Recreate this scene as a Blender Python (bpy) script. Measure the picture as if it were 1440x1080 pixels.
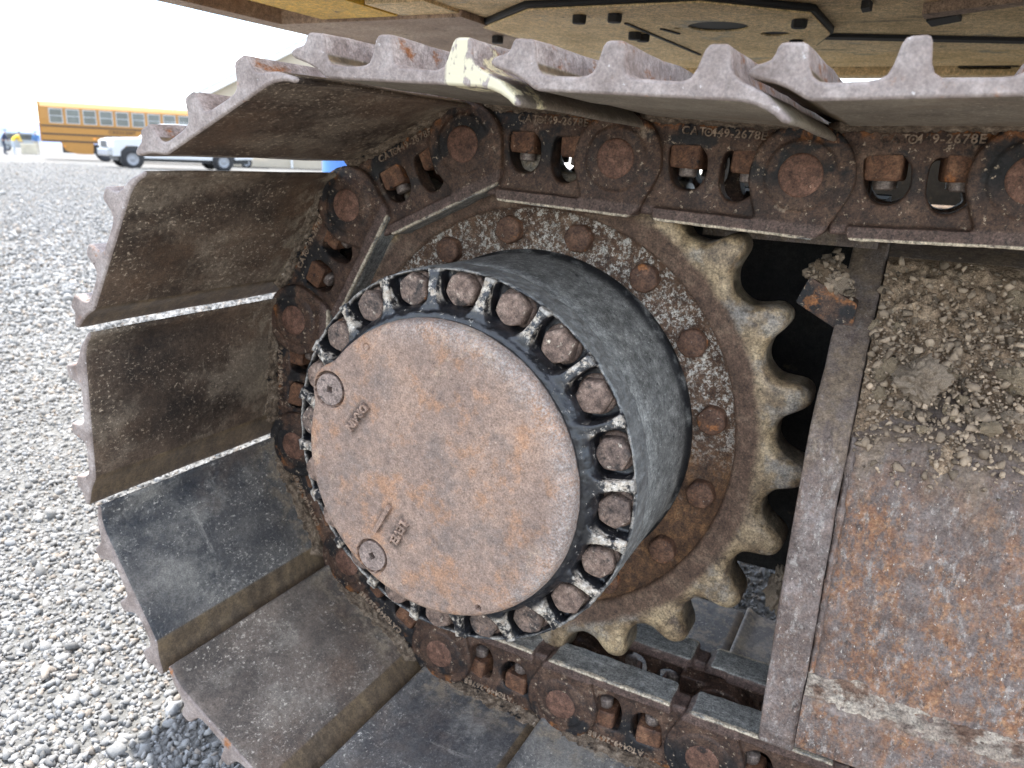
import bpy, bmesh, math, random
import numpy as np
from mathutils import Vector, Matrix, noise as mnoise

R = math.radians
random.seed(7); rng = np.random.default_rng(7)
scene = bpy.context.scene
for o in list(bpy.data.objects): bpy.data.objects.remove(o)
COL = scene.collection

# ------------------------------------------------------------------ camera
# origin = centre of the drive sprocket on the outer face of the track chain; X along the track, Y inboard, Z up
FPX = 1092.33
CAM = np.array([0.45887, -0.92363, 0.36052])
WV = np.array([0.266561, 0.111751, -0.465784])
def rodr(w):
    th = np.linalg.norm(w); k = w/th
    K = np.array([[0,-k[2],k[1]],[k[2],0,-k[0]],[-k[1],k[0],0]])
    return np.eye(3)+math.sin(th)*K+(1-math.cos(th))*K@K
RC = np.array([[1,0,0],[0,0,-1],[0,1,0]], float)@rodr(WV)      # rows: right, down, forward
def hit(px, ax, val):                                           # photo pixel -> point on a plane of the place
    v = np.array([(px[0]-720)/FPX, (px[1]-540)/FPX, 1.0])@RC
    return CAM+v*(val-CAM[ax])/v[ax]
def project(P):
    q = (P-CAM)@RC.T
    return 720+FPX*q[:,0]/q[:,2], 540+FPX*q[:,1]/q[:,2], q[:,2]
cd = bpy.data.cameras.new('camera'); cam = bpy.data.objects.new('camera', cd); COL.objects.link(cam)
M4 = Matrix.Identity(4)
for i in range(3):
    M4[i][0] = RC[0][i]; M4[i][1] = -RC[1][i]; M4[i][2] = -RC[2][i]; M4[i][3] = CAM[i]
cam.matrix_world = M4
cd.sensor_fit = 'HORIZONTAL'; cd.sensor_width = 36; cd.lens = FPX/1440*36
cd.clip_start = 0.02; cd.clip_end = 20000
cd.dof.use_dof = True; cd.dof.focus_distance = 0.86; cd.dof.aperture_fstop = 9.0
scene.camera = cam

# ------------------------------------------------------------------ sky, sun, exposure
SUN_DIR = Vector((-0.30, 0.098, 0.953)).normalized()           # towards the sun
elev = math.asin(SUN_DIR.z); azim = math.atan2(SUN_DIR.x, SUN_DIR.y)
w = bpy.data.worlds.new('World'); scene.world = w; w.use_nodes = True
nt = w.node_tree; nt.nodes.clear()
wo = nt.nodes.new('ShaderNodeOutputWorld'); bg = nt.nodes.new('ShaderNodeBackground')
sk = nt.nodes.new('ShaderNodeTexSky'); sk.sky_type = 'NISHITA'; sk.sun_disc = False
sk.sun_elevation = elev; sk.sun_rotation = azim; sk.dust_density = 0.4; sk.altitude = 1300
tc = nt.nodes.new('ShaderNodeTexCoord'); mp = nt.nodes.new('ShaderNodeMapping'); mp.inputs['Scale'].default_value = (1.0,1.0,5.0)
nz = nt.nodes.new('ShaderNodeTexNoise'); nz.inputs['Scale'].default_value = 2.6; nz.inputs['Detail'].default_value = 7; nz.inputs['Roughness'].default_value = .55
cr = nt.nodes.new('ShaderNodeValToRGB'); cr.color_ramp.elements[0].position = .43; cr.color_ramp.elements[1].position = .62
mx = nt.nodes.new('ShaderNodeMix'); mx.data_type = 'RGBA'; mx.inputs['B'].default_value = (8.0,8.25,8.5,1)
nt.links.new(tc.outputs['Generated'], mp.inputs['Vector']); nt.links.new(mp.outputs['Vector'], nz.inputs['Vector'])
nt.links.new(nz.outputs['Fac'], cr.inputs['Fac']); nt.links.new(cr.outputs['Color'], mx.inputs['Factor'])
nt.links.new(sk.outputs['Color'], mx.inputs['A']); nt.links.new(mx.outputs['Result'], bg.inputs['Color'])
bg.inputs['Strength'].default_value = 0.145
nt.links.new(bg.outputs['Background'], wo.inputs['Surface'])
sd = bpy.data.lights.new('sun', 'SUN'); sd.energy = 2.8; sd.angle = R(0.6); sd.color = (1,.955,.89)
so = bpy.data.objects.new('sun', sd); COL.objects.link(so); so.location = (-3,-1,8)
so.rotation_euler = SUN_DIR.to_track_quat('Z','Y').to_euler()
vs = scene.view_settings; vs.view_transform = 'Standard'; vs.look = 'None'; vs.gamma = 1.0; vs.use_curve_mapping = False
vs.exposure = 1.9

# ------------------------------------------------------------------ materials
class Mat:
    def __init__(s, name, rough=.7, metal=0., spec=.5):
        s.m = bpy.data.materials.new(name); s.m.use_nodes = True
        s.t = s.m.node_tree; s.b = s.t.nodes['Principled BSDF']
        s.b.inputs['Roughness'].default_value = rough; s.b.inputs['Metallic'].default_value = metal
        s.b.inputs['Specular IOR Level'].default_value = spec
        s.co = s.t.nodes.new('ShaderNodeTexCoord'); s.oi = s.t.nodes.new('ShaderNodeObjectInfo')
        s.sx = None
    def n(s, t, **kw):
        n = s.t.nodes.new(t)
        for k, v in kw.items(): setattr(n, k, v)
        return n
    def L(s, a, b): s.t.links.new(a, b)
    def put(s, sock, v):
        if isinstance(v, bpy.types.NodeSocket): s.L(v, sock)
        elif isinstance(v, (tuple, list)): sock.default_value = tuple(v)+((1,) if len(v) == 3 and sock.type == 'RGBA' else ())
        else: sock.default_value = v
    def noise(s, scale, stretch=(1,1,1), detail=6, rough=.6, dist=0., off=0., per=True):
        mp = s.n('ShaderNodeMapping'); mp.inputs['Scale'].default_value = stretch; mp.inputs['Location'].default_value = (off,off*.7,off*1.3)
        s.L(s.co.outputs['Object'], mp.inputs['Vector'])
        nz = s.n('ShaderNodeTexNoise', noise_dimensions='4D'); s.L(mp.outputs['Vector'], nz.inputs['Vector'])
        if per:
            ml = s.math('MULTIPLY', s.oi.outputs['Random'], 37.0); s.L(ml, nz.inputs['W'])
        nz.inputs['Scale'].default_value = scale; nz.inputs['Detail'].default_value = detail
        nz.inputs['Roughness'].default_value = rough; nz.inputs['Distortion'].default_value = dist
        return nz.outputs['Fac']
    def vor(s, scale, stretch=(1,1,1)):
        mp = s.n('ShaderNodeMapping'); mp.inputs['Scale'].default_value = stretch
        s.L(s.co.outputs['Object'], mp.inputs['Vector'])
        v = s.n('ShaderNodeTexVoronoi'); s.L(mp.outputs['Vector'], v.inputs['Vector']); v.inputs['Scale'].default_value = scale
        return v.outputs['Distance']
    def math(s, op, a, b=0., c=None):
        m = s.n('ShaderNodeMath', operation=op); s.put(m.inputs[0], a); s.put(m.inputs[1], b)
        if c is not None: s.put(m.inputs[2], c)
        return m.outputs[0]
    def step(s, v, lo, hi):
        m = s.n('ShaderNodeMapRange', interpolation_type='SMOOTHSTEP'); s.put(m.inputs['Value'], v)
        m.inputs['From Min'].default_value = lo; m.inputs['From Max'].default_value = hi
        return m.outputs['Result']
    def ramp(s, v, stops):
        c = s.n('ShaderNodeValToRGB'); e = c.color_ramp.elements
        e[0].position, e[0].color = stops[0][0], tuple(stops[0][1])+(1,)
        e[1].position, e[1].color = stops[-1][0], tuple(stops[-1][1])+(1,)
        for p, col in stops[1:-1]:
            k = e.new(p); k.color = tuple(col)+(1,)
        s.put(c.inputs['Fac'], v); return c.outputs['Color']
    def mix(s, f, a, b):
        m = s.n('ShaderNodeMix', data_type='RGBA'); s.put(m.inputs['Factor'], f); s.put(m.inputs['A'], a); s.put(m.inputs['B'], b)
        return m.outputs['Result']
    def xyz(s):
        if s.sx is None:
            s.sx = s.n('ShaderNodeSeparateXYZ'); s.L(s.co.outputs['Object'], s.sx.inputs[0])
        return s.sx.outputs
    def radial(s):
        x = s.xyz(); return s.math('SQRT', s.math('ADD', s.math('MULTIPLY', x[0], x[0]), s.math('MULTIPLY', x[2], x[2])))
    def facing_up(s, ax=2):
        g = s.n('ShaderNodeNewGeometry'); q = s.n('ShaderNodeSeparateXYZ'); s.L(g.outputs['Normal'], q.inputs[0]); return q.outputs[ax]
    def bump(s, hs, dist=.001):
        prev = None
        for h, st in hs:
            b = s.n('ShaderNodeBump'); b.inputs['Distance'].default_value = dist; b.inputs['Strength'].default_value = st
            s.put(b.inputs['Height'], h)
            if prev is not None: s.L(prev, b.inputs['Normal'])
            prev = b.outputs['Normal']
        s.L(prev, s.b.inputs['Normal'])
    def color(s, c, grain=0.):
        if grain:                                                  # fine speckle of dirt and corrosion
            k = s.math('ADD', s.math('MULTIPLY', s.noise(400, detail=4, rough=.7, off=21., per=False), 1.15), s.math('MULTIPLY', s.noise(120, detail=6, rough=.72, off=27., per=False), 1.0))
            k = s.math('POWER', s.math('MAXIMUM', s.math('ADD', s.math('MULTIPLY', s.math('SUBTRACT', k, 1.07), 2.4*grain), 1.0), .12), 1.15)
            g_ = s.n('ShaderNodeVectorMath', operation='SCALE'); s.put(g_.inputs[0], c); s.put(g_.inputs['Scale'], k); c = g_.outputs[0]
            gm_ = s.n('ShaderNodeGamma'); s.put(gm_.inputs['Color'], c); gm_.inputs['Gamma'].default_value = 1.22
            g2_ = s.n('ShaderNodeVectorMath', operation='SCALE'); s.L(gm_.outputs[0], g2_.inputs[0]); g2_.inputs['Scale'].default_value = 1.32; c = g2_.outputs[0]
        s.put(s.b.inputs['Base Color'], c)
    def rough(s, r): s.put(s.b.inputs['Roughness'], r)

def layered(name, base, layers, rough=(.55,.85), metal=0., bumps=((60,.5),(400,.35)), bscale=25, bdist=.0012, spec=.4, grain=.8):
    """base colours by noise, then patches: (scale, lo, hi, colour, stretch, detail)"""
    m = Mat(name, metal=metal, spec=spec)
    c = m.ramp(m.noise(bscale, detail=8, rough=.65), base)
    for i, l in enumerate(layers):
        sc, lo, hi, col = l[:4]; stt = l[4] if len(l) > 4 else (1,1,1); dt = l[5] if len(l) > 5 else 7
        c = m.mix(m.step(m.noise(sc, stt, dt, .62, off=3.1*(i+1)), lo, hi), c, col)
    m.color(c, grain)
    rr = m.n('ShaderNodeMapRange'); m.put(rr.inputs['Value'], m.noise(bscale*1.7, off=9.))
    rr.inputs['To Min'].default_value, rr.inputs['To Max'].default_value = rough
    m.rough(rr.outputs['Result'])
    m.bump([(m.noise(sc, detail=6, off=5.), st) for sc, st in bumps], bdist)
    return m
def plain(name, col, rough=.5, metal=0., var=.15, scale=3.):
    m = Mat(name, rough=rough, metal=metal)
    d = tuple(x*(1-var) for x in col); u = tuple(min(1,x*(1+var)) for x in col)
    m.color(m.ramp(m.noise(scale), [(.3,d),(.7,u)])); return m.m

MT = {}
# steel plates of the shoes: dark worn steel, brown film, pale scratches along the plate
def shoe_mat(name, dark, brown, dust, dlo, patch=None):
    m = Mat(name, spec=.5)
    c = m.ramp(m.noise(9, (1,.6,1), 10, .68), [(.34,dark),(.50,tuple((a+b)/2 for a,b in zip(dark,brown))),(.62,brown)])
    c = m.mix(m.math('MULTIPLY', m.step(m.noise(8, (1,.7,1), 12, .72, off=6.), .48, .62), .6), c, tuple(x*.66 for x in dust))   # dust film
    c = m.mix(m.math('MULTIPLY', m.step(m.noise(240, (1,.7,1), 5, .75, off=2.), .55, .63), m.step(m.noise(9, (1,.8,1), 6, .7, off=16.), .40, .58)), c, dust)      # gritty specks
    c = m.mix(m.math('MULTIPLY', m.step(m.noise(120, (.16,1,.3), 5, .7, off=4.), .60, .74), .35), c, dust)                       # scratches
    c = m.mix(m.math('MULTIPLY', m.step(m.noise(6, (1,1,1), 7, .65, off=8.), .52, .68), .55), c, tuple((a*.5+b) for a,b in zip(brown,(.06,.028,.012))))
    x = m.xyz()
    lnk = m.math('MULTIPLY', m.step(x[1], -.065, .0), m.step(m.noise(45, (1,1,1), 8, .7, off=12.), .46, .60))          # dirt crept out from the chain
    c = m.mix(m.math('MULTIPLY', lnk, .8), c, (.30,.25,.19))
    lip = m.math('MULTIPLY', m.step(m.math('MULTIPLY', x[0], -1.), -.047, -.044), m.step(m.math('MULTIPLY', x[2], -1), -.0715, -.0695))
    c = m.mix(m.math('MULTIPLY', lip, .9), c, m.ramp(m.noise(34, (.25,1,1), 8, .7), [(.28,(.065,.048,.034)),(.48,(.135,.100,.066)),(.62,(.20,.148,.092)),(.78,(.33,.25,.155))]))
    outer = m.math('MAXIMUM', m.math('MULTIPLY', m.step(x[2], .0545,.0575), m.step(x[0], .046, .050)), m.step(x[2], .0705, .0725))
    c = m.mix(outer, c, m.ramp(m.noise(40, (1,1,1), 9, .72, off=14.), [(.30,(.18,.14,.122)),(.5,(.33,.28,.262)),(.70,(.48,.43,.40))]))   # ground-worn outer side
    c = m.mix(m.math('MULTIPLY', m.step(x[2], .060, .064), m.math('MULTIPLY', outer, m.step(m.noise(45, (1,.5,1), 8, .75, off=17.), .53, .64))), c, (.27,.12,.05))
    if patch: c = m.mix(patch(m), c, (.60,.54,.38))
    gou = m.step(m.noise(38, (.10,1,.4), 7, .75, off=41.), .62, .72)
    c = m.mix(m.math('MULTIPLY', gou, .45), c, tuple(x*.95 for x in dust))
    m.color(c, .55)
    m.rough(m.math('ADD', .36, m.math('MULTIPLY', m.noise(30, (1,.5,1), 6, off=1.), .34)))
    m.bump([(gou, -.5), (m.noise(12, (1,.6,1), 5, .6, off=44.), .8), (m.noise(70, (1,.5,1), 7, .7, off=5.), .45), (m.noise(420, detail=4, off=3.), .4)], .0014)
    return m.m
def cream_patch(m):
    x = m.xyz()
    a = m.math('MULTIPLY', m.step(x[0], .172, .176), m.step(m.math('MULTIPLY', x[1], -1.), .255, .275))
    return m.math('MULTIPLY', a, m.step(m.noise(60, (1,.5,.5), 5, .6, per=False), .50, .55))
MT['shoe'] = shoe_mat('worn_shoe_steel', (.040,.031,.026), (.18,.130,.095), (.43,.355,.275), .60)
MT['shoe_sky_tinted'] = shoe_mat('sky_tinted_shoe_steel', (.044,.048,.056), (.20,.186,.172), (.50,.47,.42), .55)  # bluish, brighter copy: sky reflection painted into the lower shoes
MT['shoe_grey'] = shoe_mat('brown_grey_shoe_steel', (.060,.055,.052), (.215,.178,.150), (.48,.43,.37), .52)
MT['shoe_cream'] = shoe_mat('paint_scraped_shoe_steel', (.13,.115,.095), (.25,.215,.175), (.42,.37,.30), .60, cream_patch)  # real paint scrape; steel beneath also lightened for ground bounce
MT['shoe_bounce_lit'] = shoe_mat('bounce_lit_shoe_steel', (.19,.165,.135), (.33,.29,.235), (.48,.43,.35), .50)  # lighter copy for the top shoes, ground bounce painted into the colour
MT['shoe_end'] = layered('sheared_plate_end', [(.30,(.165,.130,.114)),(.5,(.26,.218,.198)),(.7,(.355,.312,.288))],
    [(35,.60,.70,(.30,.14,.06)),(160,.62,.72,(.50,.47,.45)),(60,.64,.72,(.10,.07,.06))], (.5,.75), bumps=((120,.3),(500,.3)), bscale=30, grain=.4)
E_CREAM = layered('paint_scraped_plate_end', [(.30,(.165,.130,.114)),(.5,(.26,.218,.198)),(.7,(.355,.312,.288))],
    [(35,.60,.70,(.30,.14,.06)),(160,.62,.72,(.50,.47,.45))], (.5,.75), bumps=((120,.3),(500,.3)), bscale=30, grain=.4)
def _cream(m):
    x = m.xyz(); src = m.b.inputs['Base Color'].links[0].from_socket
    m.color(m.mix(m.math('MULTIPLY', m.step(x[0], .170, .174), m.step(m.noise(60, (1,.5,.5), 5, .6, per=False), .47, .52)), src, (.60,.54,.38)))
_cream(E_CREAM)
MT['shoe_end_cream'] = E_CREAM.m; MT['shoe_end'] = MT['shoe_end'].m
# forged links
def link_mat(name, k):
    m = Mat(name, spec=.45)
    c = m.ramp(m.noise(26, detail=9, rough=.7), [(.28,(.030*k,.019*k,.014*k)),(.48,(.085*k,.050*k,.034*k)),(.62,(.135*k,.085*k,.058*k)),(.78,(.20*k,.14*k,.10*k))])
    x = m.xyz()
    oil = m.math('MULTIPLY', m.step(m.noise(16, detail=6, off=4.), .47, .54), m.step(x[2], -.035, .005))
    c = m.mix(m.math('MULTIPLY', oil, .9), c, (.011,.012,.014))
    c = m.mix(m.math('MULTIPLY', m.step(x[2], .030, .045), m.step(m.noise(50, detail=7, off=6.), .50, .60)), c, (.21,.095,.035))
    c = m.mix(m.step(m.noise(140, detail=6, rough=.72, off=8.), .58, .66), c, (.33,.265,.20))
    c = m.mix(m.math('MULTIPLY', m.step(m.noise(30, detail=8, rough=.7, off=11.), .60, .70), .7), c, (.30,.24,.18))
    rail = m.step(m.math('MULTIPLY', x[2], -1.), .049, .053)
    c = m.mix(m.math('MULTIPLY', rail, .7), c, m.ramp(m.noise(90, (.3,1,1), 6, off=2.), [(.3,(.085*k,.058*k,.050*k)),(.7,(.19*k,.135*k,.115*k))]))
    dn = m.math('MULTIPLY', x[2], -1.)
    run = m.step(dn, .0655, .0668)
    c = m.mix(run, c, m.ramp(m.noise(110, (.2,1,1), 7, .7, off=13.), [(.3,(.12,.115,.105)),(.5,(.22,.215,.20)),(.7,(.34,.325,.295))]))
    edge = m.math('MULTIPLY', m.math('MULTIPLY', m.step(dn, .0635, .0655), m.step(m.math('MULTIPLY', m.math('ABSOLUTE', m.math('SUBTRACT', x[1], .095)), 1.), .0795, .0825)), m.step(m.noise(70, (.5,1,1), 7, .7, off=3.), .38, .50))
    c = m.mix(edge, c, (.42,.36,.28))
    m.color(c, 1.0); m.rough(m.math('ADD', .45, m.math('MULTIPLY', m.noise(40, off=1.), .4)))
    m.bump([(m.noise(60, detail=7, off=5.), .55), (m.noise(300, detail=5, off=3.), .5)], .0016)
    return m.m
MT['link'] = link_mat('rusty_forged_link', .9)
MT['lettering'] = layered('cast_lettering', [(.3,(.14,.100,.072)),(.7,(.36,.28,.21))], [(38,.52,.62,(.06,.040,.028))]).m
MT['pin'] = layered('rusty_pin_face', [(.3,(.075,.040,.028)),(.5,(.15,.085,.060)),(.7,(.22,.13,.095))], [(45,.6,.7,(.035,.024,.02)),(180,.64,.74,(.36,.28,.22))], bscale=50).m
MT['nut'] = layered('rusty_nut', [(.28,(.06,.032,.022)),(.5,(.14,.075,.045)),(.72,(.24,.14,.085))], [(70,.58,.68,(.035,.025,.022)),(220,.64,.74,(.42,.34,.27)),(35,.62,.7,(.28,.12,.04))], bscale=60, bumps=((150,.5),(500,.4))).m
MT['bolt_end'] = layered('threaded_bolt_end', [(.3,(.13,.10,.085)),(.7,(.30,.25,.22))], [(150,.6,.7,(.4,.36,.32))], (.4,.6), metal=.2, bscale=80).m
MT['mud'] = layered('caked_mud', [(.3,(.075,.055,.040)),(.5,(.17,.13,.095)),(.72,(.32,.26,.20))], [(40,.60,.66,(.015,.014,.014)),(120,.62,.7,(.42,.36,.29))], (.8,.95), bumps=((90,.9),(350,.8)), bscale=70, bdist=.002).m
MT['bushing'] = layered('polished_bushing', [(.3,(.03,.027,.024)),(.7,(.12,.10,.08))], [(40,.6,.68,(.42,.38,.32),(1,.3,1))], (.28,.5), metal=.5).m
# final drive
def cover_mat():
    m = Mat('rusty_drive_cover', spec=.35)
    c = m.ramp(m.noise(11, detail=9, rough=.7, per=False), [(.30,(.205,.155,.130)),(.46,(.255,.190,.156)),(.58,(.295,.216,.172)),(.74,(.35,.245,.185))])
    c = m.mix(m.math('MULTIPLY', m.step(m.noise(24, detail=10, rough=.72, off=3., per=False), .50, .62), .50), c, (.37,.205,.112))
    c = m.mix(m.math('MULTIPLY', m.step(m.noise(13, detail=9, rough=.7, off=7., per=False), .49, .62), .6), c, (.185,.155,.140))
    c = m.mix(m.math('MULTIPLY', m.step(m.noise(10, detail=10, rough=.75, off=33., per=False), .56, .64), .5), c, (.42,.33,.25))
    c = m.mix(m.math('MULTIPLY', m.step(m.noise(520, detail=3, off=5., per=False), .55, .70), .55), c, (.13,.075,.05))
    c = m.mix(m.math('MULTIPLY', m.step(m.noise(420, detail=4, off=15., per=False), .60, .72), .45), c, (.52,.45,.38))
    x = m.xyz(); r = m.radial()
    rim = m.math('MULTIPLY', m.step(r, .145, .181), m.step(m.math('ADD', x[0], m.math('MULTIPLY', x[2], .55)), -.03, .10))
    c = m.mix(m.math('MULTIPLY', rim, m.step(m.noise(380, detail=6, rough=.8, off=9., per=False), .40, .70)), c, (.36,.345,.335))
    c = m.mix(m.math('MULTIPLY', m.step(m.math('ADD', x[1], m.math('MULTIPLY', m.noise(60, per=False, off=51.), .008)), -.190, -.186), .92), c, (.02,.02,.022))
    c = m.mix(m.math('MULTIPLY', m.step(m.noise(55, (.22,1,1), 8, .75, off=53., per=False), .60, .70), .35), c, (.46,.40,.34))
    for cx, cz, an, hw_, hh_ in ((-.1024,.0522,R(-127),.023,.0085),(-.0410,-.0853,R(-117),.025,.0095),(-.0655,-.0730,R(-119),.025,.0045)):  # dark round letters and level mark: painted shade together with grime
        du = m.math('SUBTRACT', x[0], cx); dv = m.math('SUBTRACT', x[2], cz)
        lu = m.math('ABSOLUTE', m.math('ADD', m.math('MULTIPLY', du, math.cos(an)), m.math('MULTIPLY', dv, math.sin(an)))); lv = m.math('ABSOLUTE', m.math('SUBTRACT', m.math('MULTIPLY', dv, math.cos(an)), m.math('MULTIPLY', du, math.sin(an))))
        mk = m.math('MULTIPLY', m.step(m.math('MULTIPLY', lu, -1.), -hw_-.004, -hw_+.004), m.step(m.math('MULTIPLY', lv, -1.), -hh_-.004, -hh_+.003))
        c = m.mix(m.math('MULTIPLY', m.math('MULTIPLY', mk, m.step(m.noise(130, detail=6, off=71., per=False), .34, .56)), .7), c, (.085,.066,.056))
    m.color(c, .55); m.rough(.78)
    m.bump([(m.noise(22, detail=5, per=False), .25), (m.noise(260, detail=6, rough=.7, off=2., per=False), .55)], .0010)
    return m.m
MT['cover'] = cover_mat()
MT['plug'] = layered('greasy_plug', [(.3,(.15,.115,.10)),(.7,(.30,.24,.21))], [(90,.56,.66,(.06,.05,.045))], bscale=60).m
MT['socket'] = plain('plug_socket_dark', (.010,.009,.009), .8)
def flange_mat():
    m = Mat('oily_black_flange', spec=.6)
    x = m.xyz()
    c = m.ramp(m.noise(60, detail=6), [(.35,(.010,.010,.012)),(.65,(.030,.031,.036))])
    c = m.mix(m.step(m.noise(120, detail=7, rough=.75, off=4.), .60, .66), c, (.44,.40,.35))
    top = m.math('MULTIPLY', m.math('MULTIPLY', m.step(m.math('MULTIPLY', x[1], -1.), .1635, .1672), m.step(m.radial(), .195, .205)), m.step(m.noise(70, detail=8, rough=.72, off=7.), .45, .54))
    c = m.mix(top, c, m.ramp(m.noise(140, detail=5, off=2.), [(.3,(.24,.19,.15)),(.5,(.42,.37,.31)),(.7,(.52,.49,.45))]))
    rim = m.math('MULTIPLY', m.math('MULTIPLY', m.step(m.radial(), .2320, .2340), m.step(m.math('MULTIPLY', x[1], -1.), .155, .163)), m.step(m.noise(45, detail=7, rough=.7, off=61.), .44, .54))
    c = m.mix(rim, c, m.ramp(m.noise(260, detail=6, rough=.7, off=12.), [(.3,(.17,.155,.14)),(.7,(.42,.39,.35))]))
    c = m.mix(m.math('MULTIPLY', m.step(m.radial(), .2350, .2362), m.step(x[1], -.1620, -.1600)), c, m.ramp(m.noise(60, (1,.5,1), 8, .75, off=31.), [(.30,(.105,.106,.105)),(.5,(.20,.20,.195)),(.70,(.30,.298,.285))]))
    m.color(c, .6)
    m.rough(m.math('ADD', .22, m.math('ADD', m.math('MULTIPLY', top, .5), m.math('MULTIPLY', m.noise(50, off=3.), .25))))
    m.bump([(m.noise(120, detail=6), .4), (m.noise(420, detail=4, off=3.), .35)], .0012)
    return m.m
MT['flange'] = flange_mat()
def drum_mat():
    m = Mat('dusty_drum', spec=.35)
    c = m.ramp(m.noise(90, (.6,.35,.6), 9, .78), [(.32,(.085,.083,.078)),(.5,(.19,.186,.176)),(.66,(.31,.302,.282))])
    c = m.mix(m.step(m.noise(300, (1,.5,1), 6, .7, off=3.), .55, .70), c, (.40,.395,.375))
    c = m.mix(m.step(m.noise(200, (.3,.3,.3), 8, .8, off=6.), .56, .66), c, (.035,.035,.036))
    x = m.xyz()
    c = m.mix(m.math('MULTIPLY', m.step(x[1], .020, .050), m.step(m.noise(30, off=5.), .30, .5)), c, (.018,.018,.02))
    m.color(c, .7); m.rough(.72)
    m.bump([(m.noise(260, (.3,2.,.3), 4, .6), .25), (m.noise(500, detail=5, off=3.), .5)], .0010)
    return m.m
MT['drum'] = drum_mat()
MT['flange_bolt'] = layered('worn_bolt_head', [(.28,(.085,.060,.049)),(.5,(.19,.138,.112)),(.72,(.29,.225,.185))], [(30,.56,.66,(.045,.036,.031)),(110,.62,.68,(.44,.38,.31)),(300,.62,.72,(.40,.33,.27))], bscale=70, bumps=((110,.6),(450,.5)), bdist=.0016).m
MT['flange_bolt_flaked'] = layered('paint_flaked_bolt_head', [(.28,(.07,.053,.046)),(.5,(.16,.12,.10)),(.72,(.26,.19,.15))], [(50,.54,.64,(.055,.046,.042)),(140,.58,.66,(.42,.36,.30)),(40,.62,.68,(.28,.13,.06))], bscale=70, bumps=((110,.6),(450,.5)), bdist=.0016).m
def sprocket_mat():
    m = Mat('worn_sprocket', spec=.5)
    r = m.radial(); x = m.xyz()
    rust = m.ramp(m.noise(40, detail=8, rough=.7, per=False), [(.3,(.055,.032,.022)),(.5,(.12,.072,.045)),(.7,(.21,.145,.10))])
    white = m.mix(m.step(m.noise(95, detail=10, rough=.78, off=3., per=False), .46, .54), m.ramp(m.noise(60, detail=5, off=8., per=False), [(.3,(.33,.30,.26)),(.7,(.48,.455,.41))]), rust)
    white = m.mix(m.step(m.noise(230, detail=5, rough=.7, off=23., per=False), .47, .53), white, rust)
    lowrust = m.math('MULTIPLY', m.step(m.math('MULTIPLY', x[2], -1.), -.06, .06), m.step(m.noise(22, detail=7, off=4., per=False), .30, .44))
    white = m.mix(lowrust, white, m.ramp(m.noise(45, detail=8, rough=.72, off=5., per=False), [(.3,(.045,.028,.020)),(.48,(.12,.068,.038)),(.60,(.21,.12,.06)),(.72,(.33,.27,.19))]))
    ringc = m.ramp(m.noise(36, detail=8, rough=.7, off=6., per=False), [(.3,(.075,.046,.032)),(.5,(.135,.088,.062)),(.7,(.22,.16,.115))])
    tooth = m.ramp(m.noise(20, detail=8, rough=.65, off=2., per=False), [(.32,(.085,.058,.038)),(.44,(.19,.14,.090)),(.56,(.33,.255,.165)),(.72,(.52,.43,.30))])
    tooth = m.mix(m.step(m.noise(30, detail=9, rough=.7, off=11., per=False), .52, .64), tooth, (.095,.070,.052))
    tooth = m.mix(m.math('MULTIPLY', m.step(m.noise(16, detail=8, rough=.7, off=19., per=False), .48, .60), .6), tooth, (.26,.245,.225))
    c = m.mix(m.step(r, .2965, .2985), white, ringc)
    c = m.mix(m.step(m.math('ADD', r, m.math('MULTIPLY', m.noise(14, detail=5, off=9., per=False), .03)), .337, .352), c, tooth)
    fl = m.math('MULTIPLY', m.step(r, .330, .340), m.step(x[1], .060, .068))                       # polished tooth flanks
    c = m.mix(m.math('MULTIPLY', fl, .75), c, m.ramp(m.noise(45, (1,.25,1), 6, off=1., per=False), [(.3,(.05,.040,.028)),(.5,(.17,.14,.10)),(.7,(.40,.35,.27))]))
    m.color(c, .9); m.put(m.b.inputs['Metallic'], m.math('MULTIPLY', fl, .35))
    m.rough(m.math('SUBTRACT', .72, m.math('MULTIPLY', m.step(r, .325, .345), .26)))
    m.bump([(m.noise(40, detail=6, per=False), .5), (m.noise(260, detail=6, off=3., per=False), .45)], .0016)
    return m.m
MT['sprocket'] = sprocket_mat()
MT['sprocket_bolt'] = layered('rusty_sprocket_bolt', [(.28,(.06,.035,.025)),(.5,(.13,.075,.05)),(.72,(.22,.13,.085))], [(60,.58,.66,(.30,.14,.06)),(150,.62,.7,(.40,.36,.31))], bscale=60).m
MT['dark_iron'] = layered('dark_iron', [(.3,(.012,.012,.013)),(.7,(.045,.040,.036))], [(30,.6,.7,(.10,.075,.055))]).m
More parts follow.
